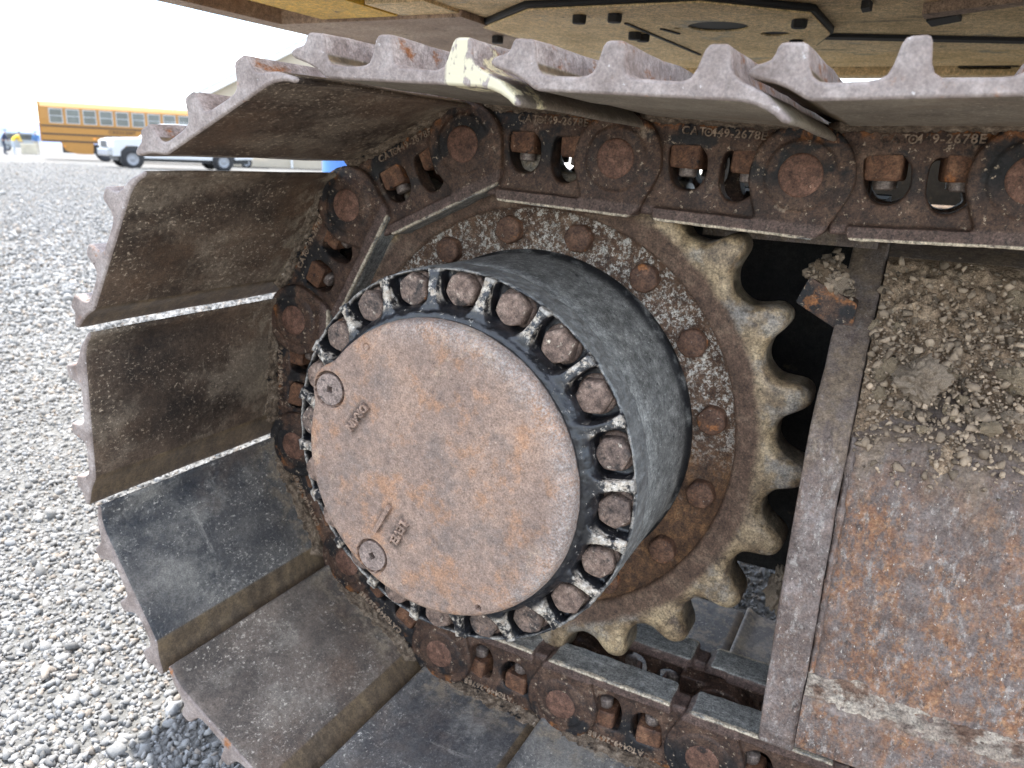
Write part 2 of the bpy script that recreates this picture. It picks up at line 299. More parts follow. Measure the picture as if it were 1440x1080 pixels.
# track frame
def frame_mat(name, hue):
    m = Mat(name, spec=.4)
    c = m.ramp(m.noise(16, detail=12, rough=.78), [(.32,(.075,.055,.047)),(.46,(.14,.110,.097)),(.56,(.18,.150,.137)),(.68,(.27,.235,.22))])
    x = m.xyz()
    zone = m.math('MULTIPLY', m.step(m.math('MULTIPLY', x[2], -1.), -.11, .02), hue)
    big = m.step(m.noise(7, (1,1,.8), 8, .7, off=14.), .38, .60)
    c = m.mix(m.math('MULTIPLY', m.math('MULTIPLY', zone, big), m.math('MULTIPLY', m.step(m.noise(75, (1,1,.6), 12, .8, off=4.), .45, .55), .9)), c, m.ramp(m.noise(130, detail=8, rough=.75, off=2.), [(.3,(.14,.070,.045)),(.5,(.25,.130,.070)),(.62,(.34,.205,.115)),(.78,(.44,.315,.195))]))
    c = m.mix(m.math('MULTIPLY', m.step(m.noise(95, (1,1,.5), 12, .8, off=7.), .52, .62), .7), c, (.32,.295,.27))
    c = m.mix(m.math('MULTIPLY', m.step(m.noise(120, (1,1,.5), 10, .8, off=17.), .55, .64), .8), c, (.060,.043,.037))
    c = m.mix(m.step(m.noise(260, (1,1,.6), 8, .75, off=9.), .59, .66), c, (.50,.46,.41))
    up = m.math('MULTIPLY', m.step(m.facing_up(2), .15, .75), m.step(m.noise(40, detail=8, rough=.7, off=12.), .36, .56))
    c = m.mix(m.math('MULTIPLY', up, .6), c, m.ramp(m.noise(90, detail=6, off=3.), [(.3,(.12,.09,.072)),(.7,(.27,.22,.175))]))
    spill = m.math('MULTIPLY', m.step(x[2], -.02, .085), m.step(m.noise(26, (1,1,.35), 9, .72, off=81.), .46, .60))       # earth washed down from the shelf
    c = m.mix(m.math('MULTIPLY', spill, .75), c, m.ramp(m.noise(150, detail=6, rough=.7, off=83.), [(.3,(.13,.095,.066)),(.7,(.30,.235,.17))]))
    m.color(c, .6); m.rough(m.math('ADD', .5, m.math('MULTIPLY', m.noise(40, off=1.), .4)))
    m.bump([(m.noise(30, detail=7, off=5.), .4), (m.noise(240, detail=6, off=3.), .6)], .0018)
    return m.m
MT['frame'] = frame_mat('rusty_track_frame', 1.0)
MT['frame_rim'] = frame_mat('scuffed_frame_rim', .25)
def weld_mat():
    return layered('chalky_weld', [(.3,(.15,.11,.088)),(.5,(.29,.245,.20)),(.72,(.46,.41,.34))], [(38,.48,.60,(.16,.105,.075))], (.75,.95), bumps=((80,.9),(300,.7)), bscale=40, bdist=.003).m
MT['weld'] = weld_mat()
MT['soil'] = layered('dry_soil', [(.28,(.135,.098,.066)),(.5,(.28,.21,.148)),(.74,(.44,.345,.25))], [(90,.60,.70,(.32,.28,.22))], (.88,.98), bumps=((60,1.),(260,.9)), bscale=60, bdist=.003, spec=.2).m
MT['clod_grey'] = layered('grey_clod', [(.28,(.32,.245,.185)),(.5,(.48,.39,.305)),(.74,(.60,.51,.41))], [(60,.6,.7,(.10,.085,.07))], (.88,.98), bumps=((80,1.),(300,.9)), bscale=60, bdist=.003, spec=.2).m
MT['clod_tan'] = layered('tan_clod', [(.28,(.38,.285,.19)),(.5,(.54,.435,.315)),(.74,(.66,.565,.44))], [(60,.62,.7,(.18,.15,.11))], (.88,.98), bumps=((80,1.),(300,.9)), bscale=60, bdist=.003, spec=.2).m
# machine belly
MT['belly'] = layered('dusty_belly_plate', [(.3,(.44,.33,.18)),(.5,(.58,.45,.27)),(.72,(.66,.54,.36))], [(5,.56,.68,(.27,.22,.15),(1,4,1)),(40,.62,.72,(.06,.05,.045)),(12,.6,.7,(.30,.285,.25))], bscale=7).m
MT['belly_brown'] = layered('brown_belly_plate', [(.3,(.22,.16,.12)),(.5,(.32,.24,.18)),(.72,(.41,.33,.255))], [(30,.6,.7,(.10,.07,.05))], bscale=9).m
MT['belly_tan'] = layered('dusty_tan_panel', [(.3,(.48,.36,.19)),(.5,(.62,.48,.28)),(.72,(.70,.57,.37))], [(40,.63,.72,(.12,.085,.05)),(8,.58,.7,(.33,.30,.24))], bscale=8).m
MT['yellow'] = layered('machine_yellow', [(.3,(.42,.27,.04)),(.5,(.56,.36,.06)),(.72,(.62,.43,.10))], [(30,.62,.7,(.11,.075,.03)),(7,.58,.7,(.33,.27,.16))], (.45,.7), bscale=8).m
MT['rubber_and_gap'] = plain('rubber_and_gap_black', (.012,.012,.012), .7)  # rubber and joints, also the painted dark of gaps and holes

# ------------------------------------------------------------------ mesh helpers
def tag(o, label=None, cat=None, group=None, kind=None):
    if label: o['label'] = label
    if cat: o['category'] = cat
    if group: o['group'] = group
    if kind: o['kind'] = kind
    return o
def mesh(name, verts, faces, mats=(), smooth=False):
    me = bpy.data.meshes.new(name); me.from_pydata([tuple(v) for v in verts], [], [tuple(f) for f in faces]); me.validate(); me.update()
    bm = bmesh.new(); bm.from_mesh(me); bmesh.ops.recalc_face_normals(bm, faces=bm.faces); bm.to_mesh(me); bm.free()
    for m in (mats if isinstance(mats, (list, tuple)) else [mats]): me.materials.append(m)
    if smooth: me.polygons.foreach_set('use_smooth', [True]*len(me.polygons))
    return me
def add(name, me, parent=None, loc=None, rot=None):
    o = bpy.data.objects.new(name, me); COL.objects.link(o)
    if parent is not None: o.parent = parent
    if loc is not None: o.location = loc
    if rot is not None: o.rotation_euler = rot
    return o
def empty(name, loc=(0,0,0), rot=(0,0,0)):
    o = bpy.data.objects.new(name, None); COL.objects.link(o); o.location = loc; o.rotation_euler = rot; o.empty_display_size = .1; return o
class MB:                                                       # collects closed solids into one mesh
    def __init__(s): s.v = []; s.f = []
    def put(s, v, f):
        k = len(s.v); s.v += [tuple(p) for p in v]; s.f += [tuple(i+k for i in q) for q in f]; return s
    def box(s, x0, x1, y0, y1, z0, z1):
        return s.put([(x,y,z) for x in (x0,x1) for y in (y0,y1) for z in (z0,z1)], [(0,1,3,2),(4,6,7,5),(0,4,5,1),(2,3,7,6),(0,2,6,4),(1,5,7,3)])
    def bevbox(s, x0, x1, y0, y1, z0, z1, b=.01):
        bm = bmesh.new(); bmesh.ops.create_cube(bm, size=1)
        for v in bm.verts: v.co = ((x0+x1)/2+v.co.x*(x1-x0), (y0+y1)/2+v.co.y*(y1-y0), (z0+z1)/2+v.co.z*(z1-z0))
        bmesh.ops.bevel(bm, geom=bm.edges[:], offset=b, segments=2, affect='EDGES', profile=.6)
        bm.verts.index_update(); s.put([v.co[:] for v in bm.verts], [[v.index for v in f.verts] for f in bm.faces]); bm.free(); return s
    def prism(s, pts, y0, y1):                                  # polygon in XZ, extruded along Y
        n = len(pts)
        v = [(x,y0,z) for x,z in pts]+[(x,y1,z) for x,z in pts]
        return s.put(v, [tuple(range(n)), tuple(range(2*n-1,n-1,-1))]+[(i,i+n,(i+1)%n+n,(i+1)%n) for i in range(n)])
    def prismx(s, pts, x0, x1):                                 # polygon in YZ, extruded along X
        n = len(pts)
        v = [(x0,y,z) for y,z in pts]+[(x1,y,z) for y,z in pts]
        return s.put(v, [tuple(range(n)), tuple(range(2*n-1,n-1,-1))]+[(i,i+n,(i+1)%n+n,(i+1)%n) for i in range(n)])
    def prismz(s, pts, z0, z1):
        n = len(pts)
        v = [(x,y,z0) for x,y in pts]+[(x,y,z1) for x,y in pts]
        return s.put(v, [tuple(range(n)), tuple(range(2*n-1,n-1,-1))]+[(i,i+n,(i+1)%n+n,(i+1)%n) for i in range(n)])
    def cyl(s, cx, cz, r, y0, y1, n=40, r1=None):
        r1 = r if r1 is None else r1
        a = [2*math.pi*i/n for i in range(n)]
        v = [(cx+r*math.cos(t),y0,cz+r*math.sin(t)) for t in a]+[(cx+r1*math.cos(t),y1,cz+r1*math.sin(t)) for t in a]
        return s.put(v, [tuple(range(n)), tuple(range(2*n-1,n-1,-1))]+[(i,i+n,(i+1)%n+n,(i+1)%n) for i in range(n)])
    def lathe(s, prof, n=96, closed=True, cx=0, cz=0):           # (r,y) profile about the Y axis
        m = len(prof); v = []; f = []
        for i in range(n):
            t = 2*math.pi*i/n
            v += [(cx+r*math.cos(t), y, cz+r*math.sin(t)) for r, y in prof]
        for i in range(n):
            for j in range(m if closed else m-1):
                a = i*m+j; b = i*m+(j+1)%m; c = ((i+1)%n)*m+(j+1)%m; d = ((i+1)%n)*m+j
                f.append((a,b,c,d))
        return s.put(v, f)
    def tube(s, a, b, r, n=12, r1=None):
        a = Vector(a); b = Vector(b); d = (b-a).normalized(); q = d.to_track_quat('Z','Y').to_matrix(); r1 = r if r1 is None else r1
        c = [2*math.pi*i/n for i in range(n)]
        v = [a+q@Vector((r*math.cos(t),r*math.sin(t),0)) for t in c]+[b+q@Vector((r1*math.cos(t),r1*math.sin(t),0)) for t in c]
        return s.put(v, [tuple(range(n)), tuple(range(2*n-1,n-1,-1))]+[(i,i+n,(i+1)%n+n,(i+1)%n) for i in range(n)])
    def mesh(s, name, mats, smooth=False): return mesh(name, s.v, s.f, mats, smooth)
def evaluated(o):
    dg = bpy.context.evaluated_depsgraph_get(); dg.update()
    me = bpy.data.meshes.new_from_object(o.evaluated_get(dg)); bpy.data.objects.remove(o); return me
def cast(name, me, voxel, iters=3, fac=.5, jit=0., jscale=40):   # voxel-fuse solids into one cast body with soft fillets
    mats = list(me.materials)
    o = bpy.data.objects.new('tmp', me); COL.objects.link(o)
    r = o.modifiers.new('r','REMESH'); r.mode = 'VOXEL'; r.voxel_size = voxel; r.use_smooth_shade = True
    s = o.modifiers.new('s','SMOOTH'); s.factor = fac; s.iterations = iters
    out = evaluated(o); out.name = name; out.materials.clear()
    for m in mats: out.materials.append(m)
    if jit:
        n_ = len(out.vertices); co = np.empty(n_*3); no = np.empty(n_*3)
        out.vertices.foreach_get('co', co); out.vertices.foreach_get('normal', no)
        h_ = np.array([mnoise.fractal(Vector(q)*jscale, .8, 2., 4) for q in co.reshape(-1,3)])
        out.vertices.foreach_set('co', (co.reshape(-1,3)+no.reshape(-1,3)*h_[:,None]*jit).ravel())
    out.polygons.foreach_set('use_smooth', [True]*len(out.polygons)); out.update(); return out
def plate_with_holes(loops, y0, y1):                             # first loop outline, the rest holes; XZ plane, depth along Y
    cu = bpy.data.curves.new('c','CURVE'); cu.dimensions = '2D'; cu.fill_mode = 'BOTH'; cu.extrude = abs(y1-y0)/2
    for lp in loops:
        sp = cu.splines.new('POLY'); sp.points.add(len(lp)-1); sp.use_cyclic_u = True
        for p, (x, z) in zip(sp.points, lp): p.co = (x, z, 0, 1)
    o = bpy.data.objects.new('tmp', cu); COL.objects.link(o)
    me = evaluated(o)
    for v in me.vertices: v.co = (v.co.x, (y0+y1)/2-v.co.z, v.co.y)
    bm = bmesh.new(); bm.from_mesh(me); bmesh.ops.remove_doubles(bm, verts=bm.verts, dist=1e-5); bmesh.ops.recalc_face_normals(bm, faces=bm.faces); bm.to_mesh(me); bm.free()
    return me
def into(mb, me):
    return mb.put([v.co[:] for v in me.vertices], [tuple(p.vertices) for p in me.polygons])
def text_mesh(s, size, depth, mat, space=1.0):                   # letters in XZ plane facing -Y, centred
    cu = bpy.data.curves.new('t','FONT'); cu.body = s; cu.size = size; cu.extrude = depth/2; cu.align_x = 'CENTER'; cu.align_y = 'CENTER'; cu.space_character = space
    cu.bevel_depth = depth*.15; cu.resolution_u = 3
    o = bpy.data.objects.new('tmp', cu); COL.objects.link(o); me = evaluated(o)
    for v in me.vertices: v.co = (v.co.x, -v.co.z, v.co.y)
    me.materials.clear(); me.materials.append(mat); me.name = 'lettering'; return me
def circle(cx, cz, r, n=32, a0=0., a1=2*math.pi):
    return [(cx+r*math.cos(a0+(a1-a0)*i/n), cz+r*math.sin(a0+(a1-a0)*i/n)) for i in range(n)]
def roundpoly(pts, r, n=4):                                      # round every corner of a polygon
    out = []; N = len(pts)
    for i in range(N):
        p = Vector(pts[i]); a = Vector(pts[i-1])-p; b = Vector(pts[(i+1)%N])-p
        k = min(r, a.length*.45, b.length*.45); a = a.normalized()*k; b = b.normalized()*k
        for j in range(n+1):
            t = j/n; q = p+a*(1-t)**2+b*t**2; out.append((q.x, q.y))
    return out
def boolean(me, cutters):
    o = bpy.data.objects.new('tmp', me); COL.objects.link(o); mats = list(me.materials); cs = []
    for i, c in enumerate(cutters):
        co = bpy.data.objects.new('cut', c); COL.objects.link(co); cs.append(co)
        b = o.modifiers.new('b%d' % i,'BOOLEAN'); b.operation = 'DIFFERENCE'; b.object = co; b.solver = 'EXACT'
    out = evaluated(o)
    for co in cs: bpy.data.objects.remove(co)
    out.materials.clear()
    for m in mats: out.materials.append(m)
    return out
def hexhead(r, y0, y1, dome=.0, rnd=.0, n=48, seed=0):           # hexagon bolt head along Y, face at y1
    rr = random.Random(seed); mb = MB(); rings = []
    h = y1-y0
    for fr, fy, hx in ((1.,0.,1.),(1.,.72,1.),(.965,.88,.8),(.88,.985,.35),(.80,1.,.2),(.45,1.+dome*.6,.0),(.0,1.+dome,0.)):
        ring = []
        for i in range(n):
            t = 2*math.pi*i/n; hexr = math.cos(math.pi/6)/math.cos((t % (math.pi/3))-math.pi/6)
            q = r*fr*(hx*hexr*(1-rnd)+(1-hx*(1-rnd))*.93)
            q *= 1+.05*rnd*mnoise.noise(Vector((math.cos(t)*2+seed*9,math.sin(t)*2,fy)))
            ring.append((q*math.cos(t), y0+h*fy, q*math.sin(t)))
        rings.append(ring)
    v = sum(rings, []); f = []
    for k in range(len(rings)-1):
        for i in range(n): f.append((k*n+i, (k+1)*n+i, (k+1)*n+(i+1)%n, k*n+(i+1)%n))
    mb.put(v, f); return mb
def children_of(o): return [c for c in bpy.data.objects if c.parent == o]
def copy_tree(o, kids, parent=None):
    c = o.copy(); COL.objects.link(c); c.parent = parent
    for k in kids.get(o.name, []): copy_tree(k, kids, c)
    return c

GZ = -0.512                                                      # ground level

# ================================================================== THE GROUND
gm = Mat('gravel_ground', rough=.95, spec=.15)
gc = gm.ramp(gm.noise(40, detail=8, rough=.7), [(.3,(.135,.132,.125)),(.5,(.19,.187,.178)),(.72,(.25,.246,.236))])
gc = gm.mix(gm.step(gm.noise(.5, detail=6, off=3.), .50, .66), gc, (.20,.182,.160))
gc = gm.mix(gm.math('MULTIPLY', gm.step(gm.noise(1.6, detail=6, off=8.), .60, .70), .5), gc, (.17,.145,.122))
gm.color(gc); gm.bump([(gm.vor(45), .8), (gm.noise(160, detail=4), .7)], .012)
def ground_z(r): return GZ-.0078*max(0.,r-4.)
gv_, gf_ = [(CAM[0],CAM[1],GZ)], []
GR = [1.5,4,8,14,22,32,45,65,100,200,500,1500,6000]; NG = 96
for r_ in GR:
    for i_ in range(NG):
        t_ = 2*math.pi*i_/NG; gv_.append((CAM[0]+r_*math.cos(t_), CAM[1]+r_*math.sin(t_), ground_z(r_)))
for i_ in range(NG): gf_.append((0,1+i_,1+(i_+1)%NG))
for k_ in range(len(GR)-1):
    for i_ in range(NG): gf_.append((1+k_*NG+i_,1+(k_+1)*NG+i_,1+(k_+1)*NG+(i_+1)%NG,1+k_*NG+(i_+1)%NG))
def ground_at(px):                                              # photo pixel -> point on the yard
    v = np.array([(px[0]-720)/FPX,(px[1]-540)/FPX,1.])@RC; h = math.hypot(v[0],v[1])
    # camera height + v_z t = ground drop ; r = h t
    t = (GZ+.0078*4-CAM[2])/(v[2]+.0078*h); return CAM+v*t
g = add('ground', mesh('ground', gv_, gf_, gm.m, True)); tag(g, kind='structure', label='pale grey gravel yard reaching to the horizon')

# loose stones: angular hulls, one mesh (nobody could count them)
def stone_shapes(k, n=11):
    out = []
    for i in range(k):
        bm = bmesh.new()
        for j in range(n):
            p = Vector((random.gauss(0,1),random.gauss(0,1),random.gauss(0,1))).normalized()
            bm.verts.new((p.x*random.uniform(.8,1.05)*.5, p.y*random.uniform(.75,1)*.40, p.z*random.uniform(.75,1)*.33))
        r = bmesh.ops.convex_hull(bm, input=bm.verts)
        bmesh.ops.delete(bm, geom=[e for e in r['geom_interior'] if isinstance(e, bmesh.types.BMVert)], context='VERTS')
        bm.verts.index_update()
        out.append((np.array([v.co[:] for v in bm.verts]), np.array([[v.index for v in f.verts] for f in bm.faces if len(f.verts) == 3]))); bm.free()
    return out
def rand_rot(n):
    q = rng.normal(size=(n,4)); q /= np.linalg.norm(q,axis=1)[:,None]; a,b,c,d_ = q.T
    return np.stack([1-2*(c*c+d_*d_),2*(b*c-a*d_),2*(b*d_+a*c),2*(b*c+a*d_),1-2*(b*b+d_*d_),2*(c*d_-a*b),2*(b*d_-a*c),2*(c*d_+a*b),1-2*(b*b+c*c)],1).reshape(n,3,3)
def scatter_mesh(name, pos, size, mat, shapes, tint):
    V = []; F = []; T = []; base = 0; which = rng.integers(0,len(shapes),len(pos)); RR = rand_rot(len(pos))
    for k,(sv,sf) in enumerate(shapes):
        ids = np.where(which == k)[0]
        if not len(ids): continue
        vv = np.einsum('nij,vj->nvi', RR[ids], sv)*size[ids][:,None,None]+pos[ids][:,None,:]
        ff = sf[None]+(np.arange(len(ids))*len(sv))[:,None,None]+base
        V.append(vv.reshape(-1,3)); F.append(ff.reshape(-1,3)); T.append(np.repeat(tint[ids],len(sv),axis=0)); base += len(ids)*len(sv)
    V = np.concatenate(V); F = np.concatenate(F); T = np.concatenate(T)
    me = bpy.data.meshes.new(name); me.vertices.add(len(V)); me.vertices.foreach_set('co', V.astype(np.float32).ravel())
    me.loops.add(F.size); me.loops.foreach_set('vertex_index', F.astype(np.int32).ravel())
    me.polygons.add(len(F)); me.polygons.foreach_set('loop_start', np.arange(0,F.size,3,dtype=np.int32)); me.polygons.foreach_set('loop_total', np.full(len(F),3,dtype=np.int32))
    me.update(calc_edges=True)
    at = me.attributes.new('tint','FLOAT_COLOR','POINT'); at.data.foreach_set('color', np.concatenate([T,np.ones((len(T),1))],1).astype(np.float32).ravel())
    me.materials.append(mat); return me
def tint_mat(name, rough=.9, bump=350):
    m = Mat(name, rough=rough, spec=.25)
    a = m.n('ShaderNodeAttribute', attribute_name='tint'); k = m.ramp(m.noise(bump*.5, detail=6, rough=.7), [(.3,(.72,.72,.72)),(.7,(1.15,1.15,1.15))])
    x = m.n('ShaderNodeMix', data_type='RGBA', blend_type='MULTIPLY'); x.inputs['Factor'].default_value = 1
    m.L(a.outputs['Color'], x.inputs['A']); m.L(k, x.inputs['B']); m.color(x.outputs['Result'])
    m.bump([(m.noise(bump, detail=5), .5)], .002); return m.m
N = 2000000
px_ = np.concatenate([rng.uniform(-4.2,1.6,N//2),rng.uniform(-26,1.6,N//2)]); py_ = np.concatenate([rng.uniform(-.75,3.,N//2),rng.uniform(-.75,17,N//2)])
P = np.stack([px_,py_,np.full(N,GZ)],1); sx_,sy_,dp = project(P)
dist = np.linalg.norm(P-CAM,axis=1)
own = (np.arange(N) < N//2)
inner = (px_ > -4.2)&(py_ < 3.)
dens = 18000*np.minimum(1,(1.9/dist)**1.9)/np.where(own, N/2/(5.8*3.75), N/2/(27.6*17.75))
dens = np.where(own|~inner, dens, 0.)
vis = (dp > .2)&(sx_ > -260)&(sx_ < 620)&(sy_ < 1420)
under = (px_ > -.35)&(py_ > .1)&(py_ < 1.6)
keep = (vis|under)&(rng.random(N) < dens*np.where(under&~vis,.6,1.))
P = P[keep]; dist = dist[keep]; n = len(P)
size = rng.lognormal(math.log(.0118),.40,n)*np.clip(dist/2.6,1,2.2)
P[:,2] += size*rng.uniform(-.05,.28,n)
gv = np.clip(rng.normal(.295,.05,n),.16,.44)[:,None]; warm = rng.random(n)[:,None]
T = gv*np.where(warm < .12, np.array([[1.06,.93,.80]]), np.where(warm < .2, np.array([[.95,.965,.98]]), np.array([[1.,.985,.955]])))
gr = add('gravel', scatter_mesh('gravel', P, size, tint_mat('gravel_stone'), stone_shapes(10), T))
tag(gr, 'loose angular pale grey gravel stones', 'gravel', kind='stuff')

# ================================================================== TRACK SEGMENTS (shoe + pair of links)
PITCH = .216; OV = .318; YM = .095; YIN = 2*YM+OV                # chain mid plane, inner end of the shoes
prof = [(.045,.0505),(.040,.0522),(.034,.0552),(.027,.0592),(.018,.0630),(.009,.0655),(.003,.0670),(-.0005,.0690),(-.0012,.0715),(.0005,.0740),(.0045,.0760),
        (.0095,.0772),(.0140,.0790),(.0165,.0825),(.0178,.0868),(.0200,.0895),(.0235,.0902),(.0345,.0903),(.0378,.0885),(.0395,.0835),(.0410,.0735),(.0432,.0672),(.0475,.0637),(.054,.0626),
        (.078,.0626),(.0850,.0634),(.0898,.0660),(.0928,.0720),(.0962,.0850),(.0985,.0884),(.1015,.0894),(.1105,.0893),(.1130,.0880),(.1144,.0848),(.1157,.0725),(.1182,.0660),(.1230,.0628),
        (.156,.0625),(.1640,.0634),(.1692,.0660),(.1726,.0720),(.1766,.0850),(.1790,.0884),(.1820,.0894),(.1915,.0893),(.1942,.0878),(.1957,.0840),(.1970,.0745),(.1998,.0685),
        (.208,.0635),(.216,.0608),(.225,.0570),(.234,.0515),(.2415,.0455),(.2450,.0415),(.2452,.0390),(.2430,.0375),(.2385,.0385),(.2330,.0425),(.2260,.0465),(.217,.0492),(.206,.0503)]
def make_shoe():
    n = len(prof); nrm = []
    for i in range(n):
        a = Vector(prof[i-1]); b = Vector(prof[(i+1)%n]); t = (b-a).normalized(); nrm.append((-t.y, t.x))      # inward (profile runs clockwise)
    area = sum(prof[i][0]*prof[(i+1)%n][1]-prof[(i+1)%n][0]*prof[i][1] for i in range(n)); sg = 1 if area > 0 else -1
    end = [(0.,.0026),(.0004,.0016),(.0012,.0007),(.0026,0.)]
    ys = [(-OV+a, b) for a, b in end]+[(y,0.) for y in (-OV+.010,-OV+.02,-OV+.04,-OV+.07,-.20,-.15,-.10,-.05,0,.06,.13,.19,.28,.38,YIN-.03)]+[(YIN-a, b) for a, b in end[::-1]]
    v = []; f = []
    for y, ins in ys:
        for i, (u, z) in enumerate(prof):
            nz = mnoise.fractal(Vector((u*18,y*6,z*18)), .8, 2., 4)
            e = mnoise.noise(Vector((u*60,y*15,z*60))); dent = .0016*mnoise.fractal(Vector((u*9,y*11,3.)),.8,2.,3)
            top = max(0,(z-.08)/.01)
            chip = .0022*max(0,mnoise.noise(Vector((u*55,z*55,y*30+7)))-.25)*(1 if y < -OV+.012 else .3)
            k = ins+chip
            v.append((u+.0007*nz+sg*nrm[i][0]*k, y, z+.0006*nz-.0012*top*abs(e)+sg*nrm[i][1]*k+dent))
    for k in range(len(ys)-1):
        for i in range(n): f.append((k*n+i, k*n+(i+1)%n, (k+1)*n+(i+1)%n, (k+1)*n+i))
    f += [tuple(range(n-1,-1,-1)), tuple(range((len(ys)-1)*n, len(ys)*n))]
    me = mesh('track_shoe', v, f, [MT['shoe'], MT['shoe_end']])
    for q in me.polygons:
        cap = len(q.vertices) > 10; q.use_smooth = not cap
        if cap or q.center.y < -OV+.0026 or q.center.y > YIN-.0026: q.material_index = 1
    return me
W1 = roundpoly([(.0605,.0215),(.100,.0215),(.108,.012),(.1095,-.010),(.102,-.024),(.089,-.0290),(.074,-.0265),(.0645,-.012)], .008)
W2 = roundpoly([(.128,.0200),(.168,.0205),(.1765,.009),(.1765,-.010),(.1665,-.026),(.150,-.037),(.134,-.0345),(.1255,-.020),(.1245,.008)], .009)
def make_link():
    mb = MB()
    into(mb, plate_with_holes([[(.034,-.062),(.245,-.062),(.252,.02),(.238,.0495),(.034,.0495)], W1, W2], .019, .052))
    mb.prism(roundpoly([(.056,-.0680),(.240,-.0680),(.252,-.052),(.052,-.052)], .004), .008, .062)
    hull = circle(PITCH, 0, .0565, 26, R(-32), R(212)) + [(.180,-.0675),(.238,-.0675),(.2495,-.0600)]
    mb.prism(hull, .0085, .052); mb.cyl(PITCH, 0, .0375, .0060, .03, 40, .040)
    mb.box(.042,.200,.0200,.080,.0225,.0495)
    mb.cyl(0, 0, .050, .056, .090); mb.box(.0,.066,.054,.078,-.046,.046)
    mb.box(.060,.215,.046,.066,-.066,-.048)
    return cast('link', mb.mesh('link', MT['link']), .0021, 5, .5, .0009, 45)
def mirror(me, name):
    m2 = me.copy(); m2.name = name
    for v in m2.vertices: v.co.y = 2*YM-v.co.y
    m2.flip_normals(); m2.update(); return m2
def make_nut():                                                   # square nut, hanging from the shoe pad; local origin at pad
    mb = MB(); w = .0192
    rows = []
    for z, k in ((0,1.),(-.020,1.),(-.0245,.97),(-.0265,.88)):
        rows.append([(x, y, z) for x, y in roundpoly([(-w*k,-w*k),(w*k,-w*k),(w*k,w*k),(-w*k,w*k)], .0055, 3)])
    n = len(rows[0]); v = sum(rows, []); f = [tuple(range(n)), tuple(range(4*n-1,3*n-1,-1))]
    for k in range(3):
        for i in range(n): f.append((k*n+i,(k+1)*n+i,(k+1)*n+(i+1)%n,k*n+(i+1)%n))
    return mb.put(v, f).mesh('nut', MT['nut'])
def make_bolt_end():
    mb = MB(); v = []; f = []; n = 20; prof_ = [(.0,-.0365),(.0085,-.0365),(.0105,-.0350)]
    for k in range(5): prof_ += [(.0112,-.0342+k*.0020),(.0102,-.0332+k*.0020)]
    prof_ += [(.0105,-.02),(0,-.02)]
    for i in range(n):
        t = 2*math.pi*i/n; v += [(r*math.cos(t), r*math.sin(t), z) for r, z in prof_]
    m = len(prof_)
    for i in range(n):
        for j in range(m-1): f.append((i*m+j,i*m+j+1,((i+1)%n)*m+j+1,((i+1)%n)*m+j))
    return mb.put(v, f).mesh('bolt_end', MT['bolt_end'], True)
def make_mud(seed):                                               # crust along the foot of the link on the shoe
    nu, ny = 90, 22; v = []; f = []
    for i in range(nu):
        u = .022+(.222-.022)*i/(nu-1)
        reach = .016+.016*abs(mnoise.fractal(Vector((u*28,seed*3.3,0)),.8,2.,4))+.010*max(0,mnoise.noise(Vector((u*14,seed,5))))
        reach *= min(1,(i+2)/8,(nu-i+1)/8)
        for j in range(ny):
            t = j/(ny-1); y = .032-t*(.014+reach)
            h = (1-t)**.8*.010*(.55+.9*abs(mnoise.noise(Vector((u*40,seed,y*40)))))+.0035*mnoise.fractal(Vector((u*150,y*150,seed)),.7,2.,3)*(1-t)**.4
            v.append((u, y, .0507-max(h,-.0012 if j == ny-1 else .0004) + (.004 if j == ny-1 else 0)))
    for i in range(nu-1):
        for j in range(ny-1): f.append((i*ny+j,(i+1)*ny+j,(i+1)*ny+j+1,i*ny+j+1))
    return mesh('caked_mud', v, f, MT['mud'], True)
SHOE = make_shoe(); LINK = make_link(); LINK_IN = mirror(LINK,'inner_link'); NUT = make_nut(); BEND = make_bolt_end()
PINM = MB().lathe([(0,.0040),(.0205,.0040),(.0228,.0046),(.0238,.0062),(.0240,.05),(0,.05)], 40, False).mesh('pin', MT['pin'], True)
BUSH = MB().lathe([(.0,.06),(.031,.06),(.0325,.064),(.0325,.126),(.031,.13),(0,.13)], 40, False).mesh('bushing', MT['bushing'], True)
MUDS = [make_mud(s) for s in (1,2,3)]
def link_text():
    a = text_mesh('CAT', .0128, .0022, MT['lettering'], 1.25); b = text_mesh('449-2678E', .0128, .0022, MT['lettering'], 1.15)
    mb = MB()
    for me, du in ((a,.088),(b,.140)): mb.put([(v.co.x+du, v.co.y+.0186, v.co.z+.0385) for v in me.vertices], [tuple(p.vertices) for p in me.polygons])
    ring = [(.0040+.0009*math.cos(q), .0182-.0012*math.sin(q)) for q in (0,1.05,2.1,3.14,4.2,5.24)]
    mb.lathe(ring, 20, True, .1055, .0385); mb.cyl(.1055,.0385,.0011,.0168,.02,8)
    return mb.mesh('cast_lettering', MT['lettering'])
LTEXT = link_text()
phi = [181.748,181.748,177.610,177.412,205.413,239.697,267.581,300.288,329.263,357.442,358.659,359.6,360.0]
pin0 = np.array([.5526,.3634])-PITCH*np.array([math.cos(R(181.748)),math.sin(R(181.748))])
